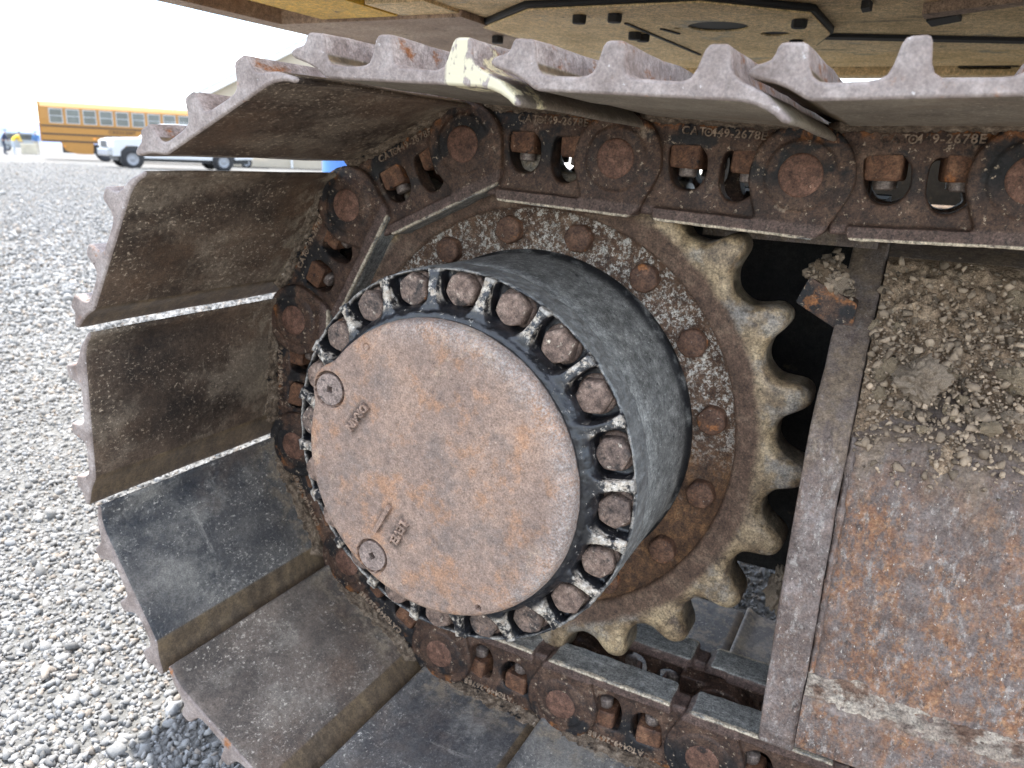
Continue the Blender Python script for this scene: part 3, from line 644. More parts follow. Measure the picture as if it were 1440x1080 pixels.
labels = ['level top track segment beyond the last pin over the rusty frame plate',
 'level top track segment with the clearest raised part number, above the rusty frame rim',
 'level top track segment between the cream-scraped one and the one over the frame rim',
 'track segment with cream paint scraped across the end of its last cleat',
 'first track segment tilting down off the level top run, beside the cream-scraped one',
 'steep brown track segment just under the first tilted one, daylight gap above it',
 'upright brown-black track segment level with the upper plug of the drive cover',
 'blue-black speckled track segment level with the lower plug of the drive cover',
 'sloping brown-grey track segment under the lower left of the drive cover',
 'nearly flat blue-grey track segment below the drive cover, first of the bottom run',
 'flat bottom track segment second in the bottom run, running towards the frame rim',
 'bottom track segment lying directly beneath the foot of the frame rim',
 'bottom track segment beneath the pale ledge of the rusty frame plate']
shoe_kind = ['shoe_bounce_lit','shoe_bounce_lit','shoe_bounce_lit','shoe_cream','shoe','shoe','shoe','shoe_sky_tinted','shoe_grey','shoe_sky_tinted','shoe_sky_tinted','shoe_grey','shoe_grey']
SHOES = {}
for k in ('shoe','shoe_sky_tinted','shoe_cream','shoe_bounce_lit','shoe_grey'):
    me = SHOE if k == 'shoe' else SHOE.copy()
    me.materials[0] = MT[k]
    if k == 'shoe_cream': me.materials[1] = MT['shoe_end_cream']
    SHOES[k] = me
p = pin0.copy()
for i, a in enumerate(phi):
    p = p+PITCH*np.array([math.cos(R(a)),math.sin(R(a))])
    t = empty('track_segment', (p[0],0,p[1]), (0,math.pi-R(a),0)); tag(t, labels[i], 'track segment', 'segments of the crawler track')
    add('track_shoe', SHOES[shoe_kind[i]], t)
    lk = add('link', LINK, t); add('pin', PINM, lk, (PITCH,0,0)); add('cast_lettering', LTEXT, lk)
    li = add('link', LINK_IN, t)
    add('bushing', BUSH, t)
    for y in (.0395, 2*YM-.0395):
        for u in (.0825,.1555):
            nn = add('nut', NUT, t, (u, y, .0226), (0,0,random.uniform(-.22,.22))); be = add('bolt_end', BEND, nn)
            if 300 < a: be.location = (0,0,-.004)
    add('caked_mud', MUDS[i % 3], t)

# ================================================================== DRIVE SPROCKET AND FINAL DRIVE
D0 = empty('drive_sprocket', (0,0,0)); tag(D0, 'round rusty final drive hub with toothed sprocket ring and ring of bolts', 'drive sprocket')
NT = 23; ST = 30
def tooth_r(t):
    per = 2*math.pi/NT; s = ((t-R(-1.4)+per/2) % per)-per/2      # 0 at a tooth tip
    v = (per/2-abs(s))*.378                                        # arc distance from the valley centre
    rv = .0345
    base = .3815-math.sqrt(max(0,rv*rv-v*v)) if v < rv else .3815
    tipw = per/2*.378-rv
    if v >= rv*.96:
        q = (v-rv*.96)/(tipw+rv*.04); base = .3720+.0195*math.sqrt(max(0,1-(1-q)**2))
    return base
def sprocket_mesh():
    n = NT*ST; th = [2*math.pi*i/n for i in range(n)]; rt = [tooth_r(t) for t in th]
    rt = [(rt[i-1]+2*rt[i]+rt[(i+1)%n])/4 for i in range(n)]
    rt = [r_+.0030*max(0,(r_-.350)/.04)*mnoise.noise(Vector((math.cos(t)*5,math.sin(t)*5,3)))+.0016*mnoise.noise(Vector((math.cos(t)*22,math.sin(t)*22,8))) for r_, t in zip(rt, th)]
    def T(off, y, nj=0.): return lambda i: (rt[i]-off+nj*mnoise.noise(Vector((math.cos(th[i])*14,math.sin(th[i])*14,y*60))), y)
    def Cc(r, y): return lambda i: (r, y)
    rings = [Cc(.19,.115),Cc(.31,.115),T(.010,.115),T(.003,.112,.001),T(0,.104,.0012),T(0,.083,.0014),T(0,.070,.0016),T(.0012,.0625,.0016),T(.0040,.0565,.0016),T(.0085,.0520,.0012),T(.016,.0492),Cc(.330,.0488),Cc(.3265,.0500),Cc(.303,.0540),Cc(.2990,.0555),Cc(.2975,.0605),Cc(.2965,.0625),Cc(.262,.0630),Cc(.21,.0630)]
    v = []; f = []; m = len(rings)
    for rg in rings:
        for i in range(n):
            r, y = rg(i); v.append((r*math.cos(th[i]), y, r*math.sin(th[i])))
    for k in range(m-1):
        for i in range(n): f.append((k*n+i,k*n+(i+1)%n,(k+1)*n+(i+1)%n,(k+1)*n+i))
    return mesh('toothed_ring', v, f, MT['sprocket'], True)
SPR = add('toothed_ring', sprocket_mesh(), D0)
SB = hexhead(.0205, .0635, .0475, .12, .55, seed=3).mesh('sprocket_bolt', MT['sprocket_bolt'], True)
for k in range(16):
    a = R(9.5+22.5*k); add('sprocket_bolt', SB, D0, (.2685*math.cos(a),0,.2685*math.sin(a)), (0,random.uniform(0,1),0))
drum = MB().lathe([(.20,.12),(.2395,.066),(.2410,.060),(.2410,.050),(.2385,.046),(.2370,.040),(.2370,-.08),(.2372,-.120),(.2340,-.1225),(.12,-.1225)], 160, False).mesh('hub_drum', MT['drum'], True)
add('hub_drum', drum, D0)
def flange_mesh():
    mb = MB()
    mb.lathe([(.172,-.118),(.2378,-.118),(.2378,-.148),(.172,-.148)], 160)
    mb.lathe([(.2335,-.120),(.2380,-.120),(.2380,-.1600),(.2370,-.1618),(.2350,-.1620),(.2335,-.159)], 160)
    mb.lathe([(.170,-.120),(.1970,-.120),(.1962,-.168),(.1940,-.178),(.1880,-.1865),(.1800,-.1890),(.170,-.1895)], 160)
    for k in range(20):
        a = R(123.11-18.0*(k+.5)); ca, sa = math.cos(a), math.sin(a)
        wj = 1+.25*mnoise.noise(Vector((k*1.7,2,0)))
        poly = [(.184,-.0170),(.193,-.0125),(.201,-.0070),(.212,-.0052),(.224,-.0056),(.2370,-.0080),(.2370,.0080),(.224,.0056),(.212,.0052),(.201,.0070),(.193,.0125),(.184,.0170)]
        n_ = len(poly); v = []
        for yy, wd in ((-.120,1.5),(-.1695,1.)):
            for r_, s_ in poly:
                y2 = yy if yy > -.15 else -.1835+.0150*min(1,max(0,(r_-.190)/.044))
                v.append((r_*ca-s_*wj*wd*sa, y2, r_*sa+s_*wj*wd*ca))
        mb.put(v, [tuple(range(n_)), tuple(range(2*n_-1,n_-1,-1))]+[(i,i+n_,(i+1)%n_+n_,(i+1)%n_) for i in range(n_)])
    return cast('bolt_flange', mb.mesh('bolt_flange', MT['flange']), .0017, 5, .5, .0012, 60)
add('bolt_flange', flange_mesh(), D0)
FB = [hexhead(.0212, -.145, -.1685+.002*(k % 2), .03, (.10,.22,.35,.15)[k], seed=k).mesh('flange_bolt', MT['flange_bolt' if k % 2 == 0 else 'flange_bolt_flaked'], True) for k in range(4)]
WASH = MB().lathe([(.010,-.1455),(.0228,-.1455),(.0234,-.1470),(.0232,-.1500),(.0212,-.1520),(.010,-.1520)], 32).mesh('washer', MT['flange_bolt'], True)
fkind = [1,1,2,0,0,0,1,3,2,0,3,1,0,2,1,2,0,1,2,3]
for k in range(20):
    a = R(123.11-18.0*k); b = add('flange_bolt', FB[fkind[k]], D0, (.2135*math.cos(a),0,.2135*math.sin(a)), (0,random.uniform(0,1),0)); add('washer', WASH, b)
# end cover with the ear round the upper plug
plug = [(-.1462,.0785),(-.0832,-.1302)]
def cover_r(t):
    r = .1835; a0 = math.atan2(plug[0][1],plug[0][0]); dl = (t-a0+math.pi) % (2*math.pi)-math.pi
    R0 = math.hypot(*plug[0]); s = R0*math.sin(dl)
    if abs(dl) < 1 and abs(s) < .0315: r = max(r, R0*math.cos(dl)+math.sqrt(.0315**2-s*s))
    return r
def cover_mesh():
    n = 200; th = [2*math.pi*i/n for i in range(n)]; cr_ = [cover_r(t) for t in th]
    for _ in range(3): cr_ = [(cr_[i-1]+2*cr_[i]+cr_[(i+1)%n])/4 for i in range(n)]
    v = []; f = []; L_ = [(.004,-.130),(.002,-.165),(.0005,-.182),(0.,-.192),(.0003,-.1985),(.0014,-.2030),(.0034,-.2065),(.0068,-.2088),(.0115,-.2099),(.018,-.2102)]
    for off, y in L_:
        for i in range(n): v.append(((cr_[i]-off)*math.cos(th[i]), y, (cr_[i]-off)*math.sin(th[i])))
    for k in range(len(L_)-1):
        for i in range(n): f.append((k*n+i,k*n+(i+1)%n,(k+1)*n+(i+1)%n,(k+1)*n+i))
    f.append(tuple(range((len(L_)-1)*n, len(L_)*n))); f.append(tuple(range(n-1,-1,-1)))
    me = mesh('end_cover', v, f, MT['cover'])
    cut = [MB().cyl(x, z, .0240, -.25, -.1990, 48).mesh('c', []) for x, z in plug]
    cut += [MB().cyl(.0722,-.1536,.0048,-.25,-.20,20).mesh('c', []), MB().lathe([(.0036,-.25),(.0052,-.25),(.0052,-.2085),(.0036,-.2085)],20,True,-.0895,.1407).mesh('c', [])]
    me = boolean(me, cut)
    me.polygons.foreach_set('use_smooth', [len(p.vertices) == 4 and abs(p.normal.y) < .97 for p in me.polygons]); return me
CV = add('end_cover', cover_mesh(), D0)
def plug_mesh():
    sq = [(.0058*math.cos(R(45+90*k+20)), .0058*math.sin(R(45+90*k+20))) for k in range(4)]
    mb = into(MB(), plate_with_holes([circle(0,0,.0198,40), sq], -.2096, -.1950))
    return mb.mesh('plug', MT['plug'])
PL = plug_mesh()
for x, z in plug:
    q = add('plug', PL, CV, (x,0,z), (0,random.uniform(-.4,.4),0))
def inplane(me, cx, cz, ang, y):
    c, s = math.cos(ang), math.sin(ang); m2 = me.copy()
    for v in m2.vertices: v.co = (cx+v.co.x*c-v.co.z*s, y+v.co.y, cz+v.co.x*s+v.co.z*c)
    return m2
MT['cast_letters'] = layered('cover_lettering', [(.3,(.20,.14,.11)),(.7,(.34,.25,.20))], [(90,.58,.66,(.10,.075,.06))], bscale=60).m
for s_, cx, cz, ang, sz in (('DRAIN',-.1024,.0522,R(-127),.0140),('LEVEL',-.0410,-.0853,R(-117),.0150)):
    me = text_mesh(s_, sz, .0050, MT['cast_letters'], 1.0)
    add('cast_lettering', inplane(me, cx, cz, ang, -.2115), CV)
bar = MB().bevbox(-.0225,.0225,-.0034,.0022,-.0030,.0030,.0010).mesh('level_mark', MT['cast_letters'])
add('level_mark', inplane(bar, -.0655, -.0730, R(-119), -.2115), CV)
# motor case behind the sprocket
add('motor_case', MB().lathe([(.0,.60),(.16,.60),(.17,.45),(.21,.44),(.215,.16),(.23,.11),(.0,.11)], 64, False).mesh('motor_case', MT['dark_iron'], True), D0)

# ================================================================== TRACK FRAME
TF = empty('crawler_undercarriage', (.43,.1,-.30)); tag(TF, 'rusty grey-brown track frame side with raised rim and pale bottom ledge', 'undercarriage')
def at_world(o): o.matrix_parent_inverse = Matrix.Translation((-.43,-.1,.30)); return o
upper = [(.34,.300),(.205,.262),(-.022,.082),(-.034,.062),(-.055,-.204)]
bodyp = upper+[(-.058,-.210),(-.064,-.216),(-.076,-.223),(-.0810,-.230),(-.0830,-.288),(-.077,-.293),(.34,-.300)]
def frame_body():
    nx = 60; xs = [.4335+(1.5-.4335)*i/nx for i in range(nx+1)]; prof_ = []
    for (a, b) in zip(bodyp, bodyp[1:]+bodyp[:1]):
        m = max(1,int(math.dist(a,b)/.02))
        prof_ += [(a[0]+(b[0]-a[0])*k/m, a[1]+(b[1]-a[1])*k/m) for k in range(m)]
    n = len(prof_); v = []; f = []
    for x in xs:
        for y, z in prof_:
            d_ = .0022*mnoise.fractal(Vector((x*7,y*7,z*7)),.8,2.,4); v.append((x, y-d_, z+d_*.5))
    for k in range(nx):
        for i in range(n): f.append((k*n+i,k*n+(i+1)%n,(k+1)*n+(i+1)%n,(k+1)*n+i))
    f += [tuple(range(n)), tuple(range(nx*n+n-1,nx*n-1,-1))]
    return mesh('side_plate', v, f, MT['frame'])
at_world(add('side_plate', frame_body(), TF))
rim = [(.355,.312),(.200,.276),(-.032,.092),(-.047,.066),(-.0735,-.285),(-.070,-.309),(.34,-.309)]
rb = MB().prismx(rim, .3905, .4330)
bm = bmesh.new(); bm.from_mesh(rb.mesh('x', [])); bmesh.ops.bevel(bm, geom=bm.edges[:], offset=.0035, segments=2, affect='EDGES', profile=.5)
bmesh.ops.triangulate(bm, faces=[f for f in bm.faces if len(f.verts) > 4]); bmesh.ops.subdivide_edges(bm, edges=[e for e in bm.edges if e.calc_length() > .05], cuts=6, use_grid_fill=True)
for v in bm.verts: v.co += v.normal*.0016*mnoise.fractal(v.co*30,.8,2.,4)
me = bpy.data.meshes.new('end_rim'); bm.to_mesh(me); bm.free(); me.materials.append(MT['frame_rim']); at_world(add('end_rim', me, TF))
def bead(pts, r, seed, mat, name):                                 # lumpy weld bead
    mb = MB(); n = 10; v = []; f = []; P_ = []
    for a, b in zip(pts, pts[1:]):
        m = max(2,int(math.dist(a,b)/.004)); P_ += [Vector(a).lerp(Vector(b),k/m) for k in range(m)]
    P_.append(Vector(pts[-1]))
    for k, q in enumerate(P_):
        d_ = (P_[min(k+1,len(P_)-1)]-P_[max(k-1,0)]).normalized(); M_ = d_.to_track_quat('Z','Y').to_matrix()
        rr = r*(.85+.08*math.sin(k*1.7)+.6*mnoise.fractal(Vector((k*.11,seed,0)),.8,2.,4))
        for i in range(n):
            t = 2*math.pi*i/n; r3 = rr*(1+.45*mnoise.noise(Vector((k*.16,i*.9,seed)))); v.append(q+M_@Vector((r3*math.cos(t),r3*math.sin(t),0)))
    for k in range(len(P_)-1):
        for i in range(n): f.append((k*n+i,k*n+(i+1)%n,(k+1)*n+(i+1)%n,(k+1)*n+i))
    return mb.put(v, f).mesh(name, mat, True)
at_world(add('weld_bead', bead([(.437,-.024,.080),(.437,-.037,.060),(.4370,-.058,-.200)], .0042, 1, MT['frame'], 'weld_bead'), TF))
def chalk_strip():
    nx, nj = 420, 16; v = []; f = []; path = [(-.0535,-.183),(-.0552,-.205),(-.0600,-.2135),(-.0680,-.2190),(-.0770,-.2240),(-.0815,-.2330)]
    for i in range(nx):
        x = .434+(1.2-.434)*i/(nx-1)
        lo = .16*mnoise.fractal(Vector((x*13,1,0)),.8,2.,4); hi = .16*mnoise.fractal(Vector((x*17,5,0)),.8,2.,4)
        for j in range(nj):
            t = j/(nj-1); q = (.18-lo+t*(.66+lo+hi))*(len(path)-1); q = min(max(q,0),len(path)-1.001); a = int(q); fr = q-a
            y = path[a][0]+(path[a+1][0]-path[a][0])*fr; z = path[a][1]+(path[a+1][1]-path[a][1])*fr
            h = math.sin(math.pi*t)*(.0050+.0050*mnoise.fractal(Vector((x*60,t*5,2)),.7,2.,4)+.0025*mnoise.noise(Vector((x*190,t*14,7))))-.0010
            v.append((x, y-h*.75, z+h*.65))
    for i in range(nx-1):
        for j in range(nj-1): f.append((i*nj+j,(i+1)*nj+j,(i+1)*nj+j+1,i*nj+j+1))
    return mesh('weld_fillet', v, f, MT['weld'], True)
at_world(add('weld_fillet', chalk_strip(), TF))
# little lug and inner guard between sprocket and frame
lug = MB().prism(roundpoly([(.342,.206),(.410,.170),(.412,.212),(.354,.238)], .004), .085, .150).mesh('lug', MT['link']); at_world(add('lug', lug, TF))
at_world(add('inner_guard', MB().box(.13,.42,.36,.375,-.30,.335).box(.13,.42,.17,.36,.318,.333).mesh('inner_guard', MT['dark_iron']), TF))
at_world(add('nose_plate', MB().prismx([(.16,.296),(.36,.318),(.36,.300),(.16,.272)], .20, .42).mesh('nose_plate', MT['frame_rim']), TF))
# soil lying on the sloping shelf
def shelf(x, t, up=0.):                                            # point on the shelf, and past its edge on the plate
    if t <= 1: y = .200-t*.222; z = .262-(.200-y)*(.180/.227); ny, nz = .62, .78
    else:
        q = (t-1)*.30; y = -.022-min(q,.023)*.55-max(0,q-.023)*.075; z = .0860-min(q,.023)*.85-max(0,q-.023)*.997; ny, nz = .95, .30
    return np.array([x, y-up*ny, z+up*nz])
def soil_bank():
    nx, ns = 150, 96; v = []; f = []
    for i in range(nx):
        x = .4345+(.95-.4345)*i/(nx-1)
        for j in range(ns):
            t = 1.28*j/(ns-1)
            env = min(1,t/.10)*max(.10,1-max(0,t-.60)/.36)
            env *= .55+.6*max(0,mnoise.noise(Vector((x*9,t*2.5,2))))
            edge = max(0,min(1,(1.02-t+.42*mnoise.fractal(Vector((x*17,t*2.2,9)),.8,2.,5))*5-.4))
            h = env*edge*(.022+.016*mnoise.fractal(Vector((x*55,t*12,1)),.7,2.,5)+.006*abs(mnoise.noise(Vector((x*170,t*38,4)))))-.0012-.003*(1-edge)
            v.append(shelf(x, t, h))
    for i in range(nx-1):
        for j in range(ns-1): f.append((i*ns+j,(i+1)*ns+j,(i+1)*ns+j+1,i*ns+j+1))
    return mesh('soil', v, f, MT['soil'], True)
sb_ = add('loose_soil', soil_bank()); tag(sb_, 'dry brown soil banked on the sloping shelf of the rusty frame', 'soil', kind='stuff')
n = 7000
ct = rng.beta(3.,2.6,n)*1.18; cx_ = rng.uniform(.436,.92,n)
cp = np.array([shelf(a,b,.001+(.005+.018*rng.random())*max(0,1-max(0,b-.6)/.4)) for a,b in zip(cx_,ct)])
cs = np.clip(rng.lognormal(math.log(.0050),.62,n),.002,.019); k = np.clip(rng.normal(.31,.11,n),.10,.62)[:,None]
lugp = np.stack([rng.uniform(.346,.404,260),rng.uniform(.086,.148,260),np.zeros(260)],1); lugp[:,2] = .236-(lugp[:,0]-.354)*.45+rng.random(260)**1.6*.045*np.clip(1-np.abs(lugp[:,0]-.378)/.034,.1,1)
cp = np.concatenate([cp,lugp]); cs = np.concatenate([cs,np.clip(rng.lognormal(math.log(.0075),.5,260),.003,.018)]); k = np.concatenate([k,np.clip(rng.normal(.22,.07,260),.09,.4)[:,None]])
cr2 = add('soil_crumbs', scatter_mesh('soil_crumbs', cp, cs, tint_mat('soil_crumb', .95, 500), stone_shapes(8,12), k*np.array([[1.08,.82,.58]]))); tag(cr2, 'small dry soil crumbs strewn over the frame shelf', 'soil', kind='stuff')
def clod_mesh(seed, mat, rough=.5):
    bm = bmesh.new(); bmesh.ops.create_icosphere(bm, subdivisions=5, radius=.5)
    for v in bm.verts:
        p_ = v.co.copy(); q = p_*2.2+Vector((seed*7.1,seed*3.3,seed))
        cell = mnoise.voronoi(q*2.6)[0]
        v.co = p_*(.95+rough*mnoise.fractal(q*.8,.75,2.1,6)-.22*max(0,.5-(cell[1]-cell[0]))+.17*mnoise.fractal(q*4.5,.6,2.1,4))
    me = bpy.data.meshes.new('dirt_clod'); bm.to_mesh(me); bm.free(); me.materials.append(mat)
    me.polygons.foreach_set('use_smooth', [True]*len(me.polygons)); return me
def on_shelf(px):                                                  # where the pixel's ray meets the sloping shelf
    v = np.array([(px[0]-720)/FPX,(px[1]-540)/FPX,1.])@RC; nrm = np.array([0,-.62,.784]); p0 = np.array([.5,.200,.262])
    return CAM+v*(nrm@(p0-CAM))/(nrm@v)
extra = [(1262,470),(1300,452),(1320,490),(1365,440),(1385,492),(1405,520),(1335,530),(1360,545),(1245,490),(1230,465),(1310,430),(1350,420),(1400,405),(1420,590),(1375,585),(1235,560),(1268,575),(1433,500)]
clods = [((1285,548),(.056,.044,.044),'clod_grey','large rough grey-brown dirt clod resting low on the frame shelf'),
 ((1250,524),(.022,.02,.022),'clod_tan','yellowish crumbly dirt clod touching the large grey clod'),
 ((1236,533),(.017,.015,.016),'clod_tan','small yellowish clod between the frame rim and the crumbly clod'),
 ((1298,520),(.034,.010,.011),'clod_tan','flat pale sliver of dirt lying on top of the large grey clod'),
 ((1428,434),(.026,.022,.02),'clod_tan','pale angular clod high on the soil bank'),
 ((1426,545),(.034,.028,.026),'clod_tan','broad pale crusted clod low on the soil bank'),
 ((1392,608),(.022,.016,.015),'clod_tan','yellow clod at the bottom edge of the soil'),
 ((1353,566),(.011,.011,.011),'clod_tan','tiny pale round clod alone below the soil bank'),
 ((1332,578),(.013,.011,.010),'clod_tan','small tan clod on the bare rust just beside the large grey clod'),
 ((1340,590),(.011,.010,.008),'clod_tan','low tan clod on the bare rust under the soil bank'),
 ((1388,428),(.018,.016,.015),'clod_grey','rounded grey clod at the top of the soil bank'),
 ((1270,448),(.017,.015,.014),'clod_grey','brown clod in the upper soil beside the frame rim'),
 ((1345,460),(.018,.016,.015),'clod_grey','knobbly brown clod in the middle of the soil bank'),
 ((1412,465),(.020,.018,.017),'clod_grey','round brown clod just below the pale angular one'),
 ((1296,606),(.012,.010,.008),'clod_tan','thin pale clod below the large grey clod')]
for k_, px in enumerate(extra): clods.append((px, (.013+.010*random.random(),.012+.006*random.random(),.011+.006*random.random()), 'clod_grey' if k_ % 3 else 'clod_tan', 'small rough dry clod half sunk in the soil bank'))
for i, (px, sc, mt, lb) in enumerate(clods):
    q = on_shelf(px); o = add('dirt_clod', clod_mesh(i+1, MT[mt])); o.scale = tuple(s*1.15 for s in sc); o.rotation_euler = (random.uniform(-.5,.5),random.uniform(-.5,.5),random.uniform(0,6))
    o.location = (q[0], q[1]-.62*sc[2]*.42, q[2]+.784*sc[2]*.42); tag(o, lb, 'dirt clod', 'dirt clods on the frame shelf')
for i, (px, yy, s, mt, lb) in enumerate((((1160,385),.112,.034,'soil','dark lumpy clod jammed on the lug behind the frame rim'),((1178,400),.098,.024,'clod_grey','pale brown clod in front of the dark lump on the lug'),((1150,412),.10,.019,'soil','small dark clod on the sprocket side of the lug'))):
    q = hit(px,1,yy); o = add('dirt_clod', clod_mesh(30+i, MT[mt])); o.scale = (s*1.3,s,s*1.25); o.location = q; tag(o, lb, 'dirt clod', 'dirt clods on the lug')
q = hit((1098,835),1,.16); o = add('dirt_clod', clod_mesh(40, MT['clod_grey'])); o.scale = (.04,.05,.075); o.location = q; tag(o, 'grey clod stuck to the frame end low behind the sprocket teeth', 'dirt clod')

# ================================================================== UPPER HOUSE (belly seen from below)
HZ = .60
HB = empty('upper_house', (.4,1.0,HZ)); tag(HB, 'underside of the yellow excavator house with bolted belly panels', 'excavator house')
def hw(o): o.matrix_parent_inverse = Matrix.Translation((-.4,-1.0,-HZ)); return o
def bp(px, z=HZ): q = hit(px, 2, z); return (q[0], q[1])
hw(add('house_shell', MB().box(-.79,1.45,-.195,1.6,.685,1.9).mesh('house_shell', MT['yellow']), HB))
# counterweight bottom plate: brown, with a slot that shows the yellow box above
brown = MB().box(-.805,-.755,-.20,1.05,HZ,.684).box(-.755,-.33,.385,1.05,HZ,.640).mesh('counterweight_edge', MT['belly_brown']); hw(add('counterweight_edge', brown, HB))
hw(add('counterweight_edge', MB().box(-.755,-.40,-.199,.02,HZ+.002,.684).mesh('counterweight_edge', MT['belly_brown']), HB))
ybox = MB().box(-.64,-.462,.12,.375,HZ+.004,.6845).mesh('tie_box', MT['yellow']); yb = hw(add('tie_box', ybox, HB))
hw(add('rubber_strip', MB().box(-.458,-.37,.02,.270,HZ+.03,.684).mesh('rubber_strip', MT['rubber_and_gap']), HB))
hw(add('belly_plate', MB().box(-.458,-.335,.272,.384,HZ+.006,.64).box(-.365,1.45,-.194,.384,HZ+.012,.66).box(-.328,1.45,.384,1.00,HZ+.012,.66).mesh('belly_plate', MT['belly']), HB))
def pan(pts, holes, z0, z1, name, mat):                            # panel in plan with holes
    me = plate_with_holes([pts]+holes, 0, z1-z0)
    for v in me.vertices: v.co = (v.co.x, v.co.z, z0+v.co.y)
    bm = bmesh.new(); bm.from_mesh(me); bmesh.ops.recalc_face_normals(bm, faces=bm.faces); bm.to_mesh(me); bm.free()
    me.materials.clear(); me.materials.append(mat); me.name = name; return me
pc = [bp(q) for q in ((680,38),(742,13),(985,2),(1140,18),(1167,47))]+[(.22,.82),(-.05,.98),(-.30,.98)]
cen = np.mean(pc, axis=0)
hole = circle(*bp((1010,36)), .052, 28); hole2 = circle(*bp((1090,46)), .026, 20); hole3 = circle(*bp((953,38)), .007, 12)
hw(add('access_panel', pan(pc, [hole,hole2,hole3], HZ-.002, HZ+.0012, 'access_panel', MT['belly_tan']), HB))
gap_outline = [tuple(cen+(np.array(q)-cen)*1.022) for q in pc]
hw(add('gap_shade_sheet', pan(gap_outline, [], HZ+.0016, HZ+.0115, 'gap_shade_sheet', MT['rubber_and_gap']), HB))  # black sheet added behind the panel as the shade of its gap and holes
hb = hexhead(.013, 0, .013, .05, .3, seed=8)
HBm = mesh('panel_bolt', [(x,z,-y) for x,y,z in hb.v], hb.f, MT['dark_iron'], True)
for q in ((815,20),(865,18),(1125,26),(905,47),(893,44),(700,50),(1120,55)):
    xy = bp(q); hw(add('panel_bolt', HBm, HB, (xy[0],xy[1],HZ-.002)))
for a, b in (((880,30),(985,75)),((930,38),(955,45))):
    p0_ = bp(a); p1_ = bp(b); dx = np.array(p1_)-np.array(p0_); nrm = np.array([-dx[1],dx[0]])/np.linalg.norm(dx)*.003
    hw(add('panel_joint', MB().prismz([tuple(np.array(p0_)+nrm),tuple(np.array(p1_)+nrm),tuple(np.array(p1_)-nrm),tuple(np.array(p0_)-nrm)], HZ-.0045, HZ-.0015).mesh('panel_joint', MT['rubber_and_gap']), HB))
# centre frame beams further in
cb = MB().box(-.6,1.45,1.44,1.52,.612,.684).mesh('cross_beam', MT['belly_tan'])
cb = boolean(cb, [MB().box(.49,.60,1.40,1.505,.625,.672).mesh('c', [])]); hw(add('cross_beam', cb, HB))
hw(add('rear_plate', MB().box(-.75,1.45,1.055,1.43,.632,.684).mesh('rear_plate', MT['belly_tan']), HB))
hw(add('cross_beam', MB().box(-.2,1.45,1.002,1.052,.618,.684).mesh('cross_beam', MT['belly']), HB))
def slot(pts, z0, z1, name, mat):
    hw(add(name, MB().prismz([bp(q, z0) for q in pts], z0, z1).mesh(name, mat), HB))
slot([(1302,30),(1345,22),(1352,30),(1310,38)], HZ+.004, HZ+.0115, 'drain_slot', MT['rubber_and_gap'])
slot([(1296,20),(1440,2),(1440,8),(1300,27)], HZ-.004, HZ+.0115, 'stiffener', MT['belly_brown'])
slot([(1160,52),(1440,58),(1440,62),(1158,56)], HZ+.005, HZ+.0115, 'plate_joint', MT['rubber_and_gap'])
slot([(1210,12),(1222,10),(1226,16),(1213,18)], HZ+.0, HZ+.0115, 'tie_down_lug', MT['dark_iron'])
qa = hit((1352,70),1,1.435); qb = hit((1432,94),1,1.435)
op = hw(add('service_opening', MB().box(qa[0],qb[0],1.425,1.438,qb[2],qa[2]).mesh('service_opening', MT['rubber_and_gap']), HB))
# swing bearing and car body between the tracks
CB = empty('car_body', (1.5,1.35,-.1)); tag(CB, 'dark car body and swing bearing under the machine, inboard of the track', 'car body')
def cbw(o): o.matrix_parent_inverse = Matrix.Translation((-1.5,-1.35,.1)); return o
cbw(add('body_box', MB().prismz([(.75,.95),(2.3,.95),(2.3,1.8),(.75,1.8)], -.12, .42).mesh('body_box', MT['dark_iron']), CB))
cbw(add('side_leg', MB().box(.9,1.3,.34,1.0,-.12,.22).mesh('side_leg', MT['dark_iron']), CB))
cbw(add('swing_ring', MB().prismz([(1.5+.55*math.cos(2*math.pi*k/48),1.4+.55*math.sin(2*math.pi*k/48)) for k in range(48)], .41, .60).mesh('swing_ring', MT['dark_iron']), CB))


# ================================================================== BACKGROUND
YEL = plain('school_bus_yellow', (.36,.17,.03), .5, var=.06); BLK = plain('bus_black', (.018,.018,.02), .5); GLS = Mat('window_glass', rough=.12, spec=.8)
GLS.color(GLS.ramp(GLS.noise(.9, detail=3), [(.35,(.022,.030,.032)),(.65,(.07,.09,.095))])); GLS = GLS.m
WHT = plain('white_vehicle_paint', (.50,.51,.52), .3, var=.03); TYRE = plain('tyre_rubber', (.022,.022,.024), .8); CHR = Mat('chrome', rough=.25, metal=.8); CHR.color((.30,.31,.33)); CHR = CHR.m
RIMM = plain('alloy_rim', (.24,.25,.27), .4); LAMP = plain('lamp_lens', (.75,.70,.62), .2); AMBER = plain('amber_lens', (.75,.28,.04), .3); TAN = plain('tan_siding', (.46,.40,.31), .7, var=.06)
TRIM = plain('white_trim', (.72,.72,.70), .6, var=.04); ROOFM = plain('pale_metal_roof', (.50,.50,.48), .5); SILV = plain('aluminium_frame', (.45,.46,.47), .4)
def wheel(parent, x, y, z, r, wd, side=-1, rimmat=None):
    tm = MB().lathe([(r*.62,-wd/2),(r*.94,-wd/2),(r,-wd*.36),(r,wd*.36),(r*.94,wd/2),(r*.62,wd/2)], 36).mesh('tyre', TYRE, True)
    t_ = add('wheel', tm, parent, (x,y,z))
    rm = MB().lathe([(0,side*wd*.30),(r*.16,side*wd*.34),(r*.2,side*wd*.22),(r*.5,side*wd*.25),(r*.60,side*wd*.46),(r*.64,side*wd*.46),(r*.64,-side*wd*.3),(0,-side*wd*.3)], 30, False).mesh('rim', rimmat or RIMM, True)
    add('rim', rm, t_); return t_
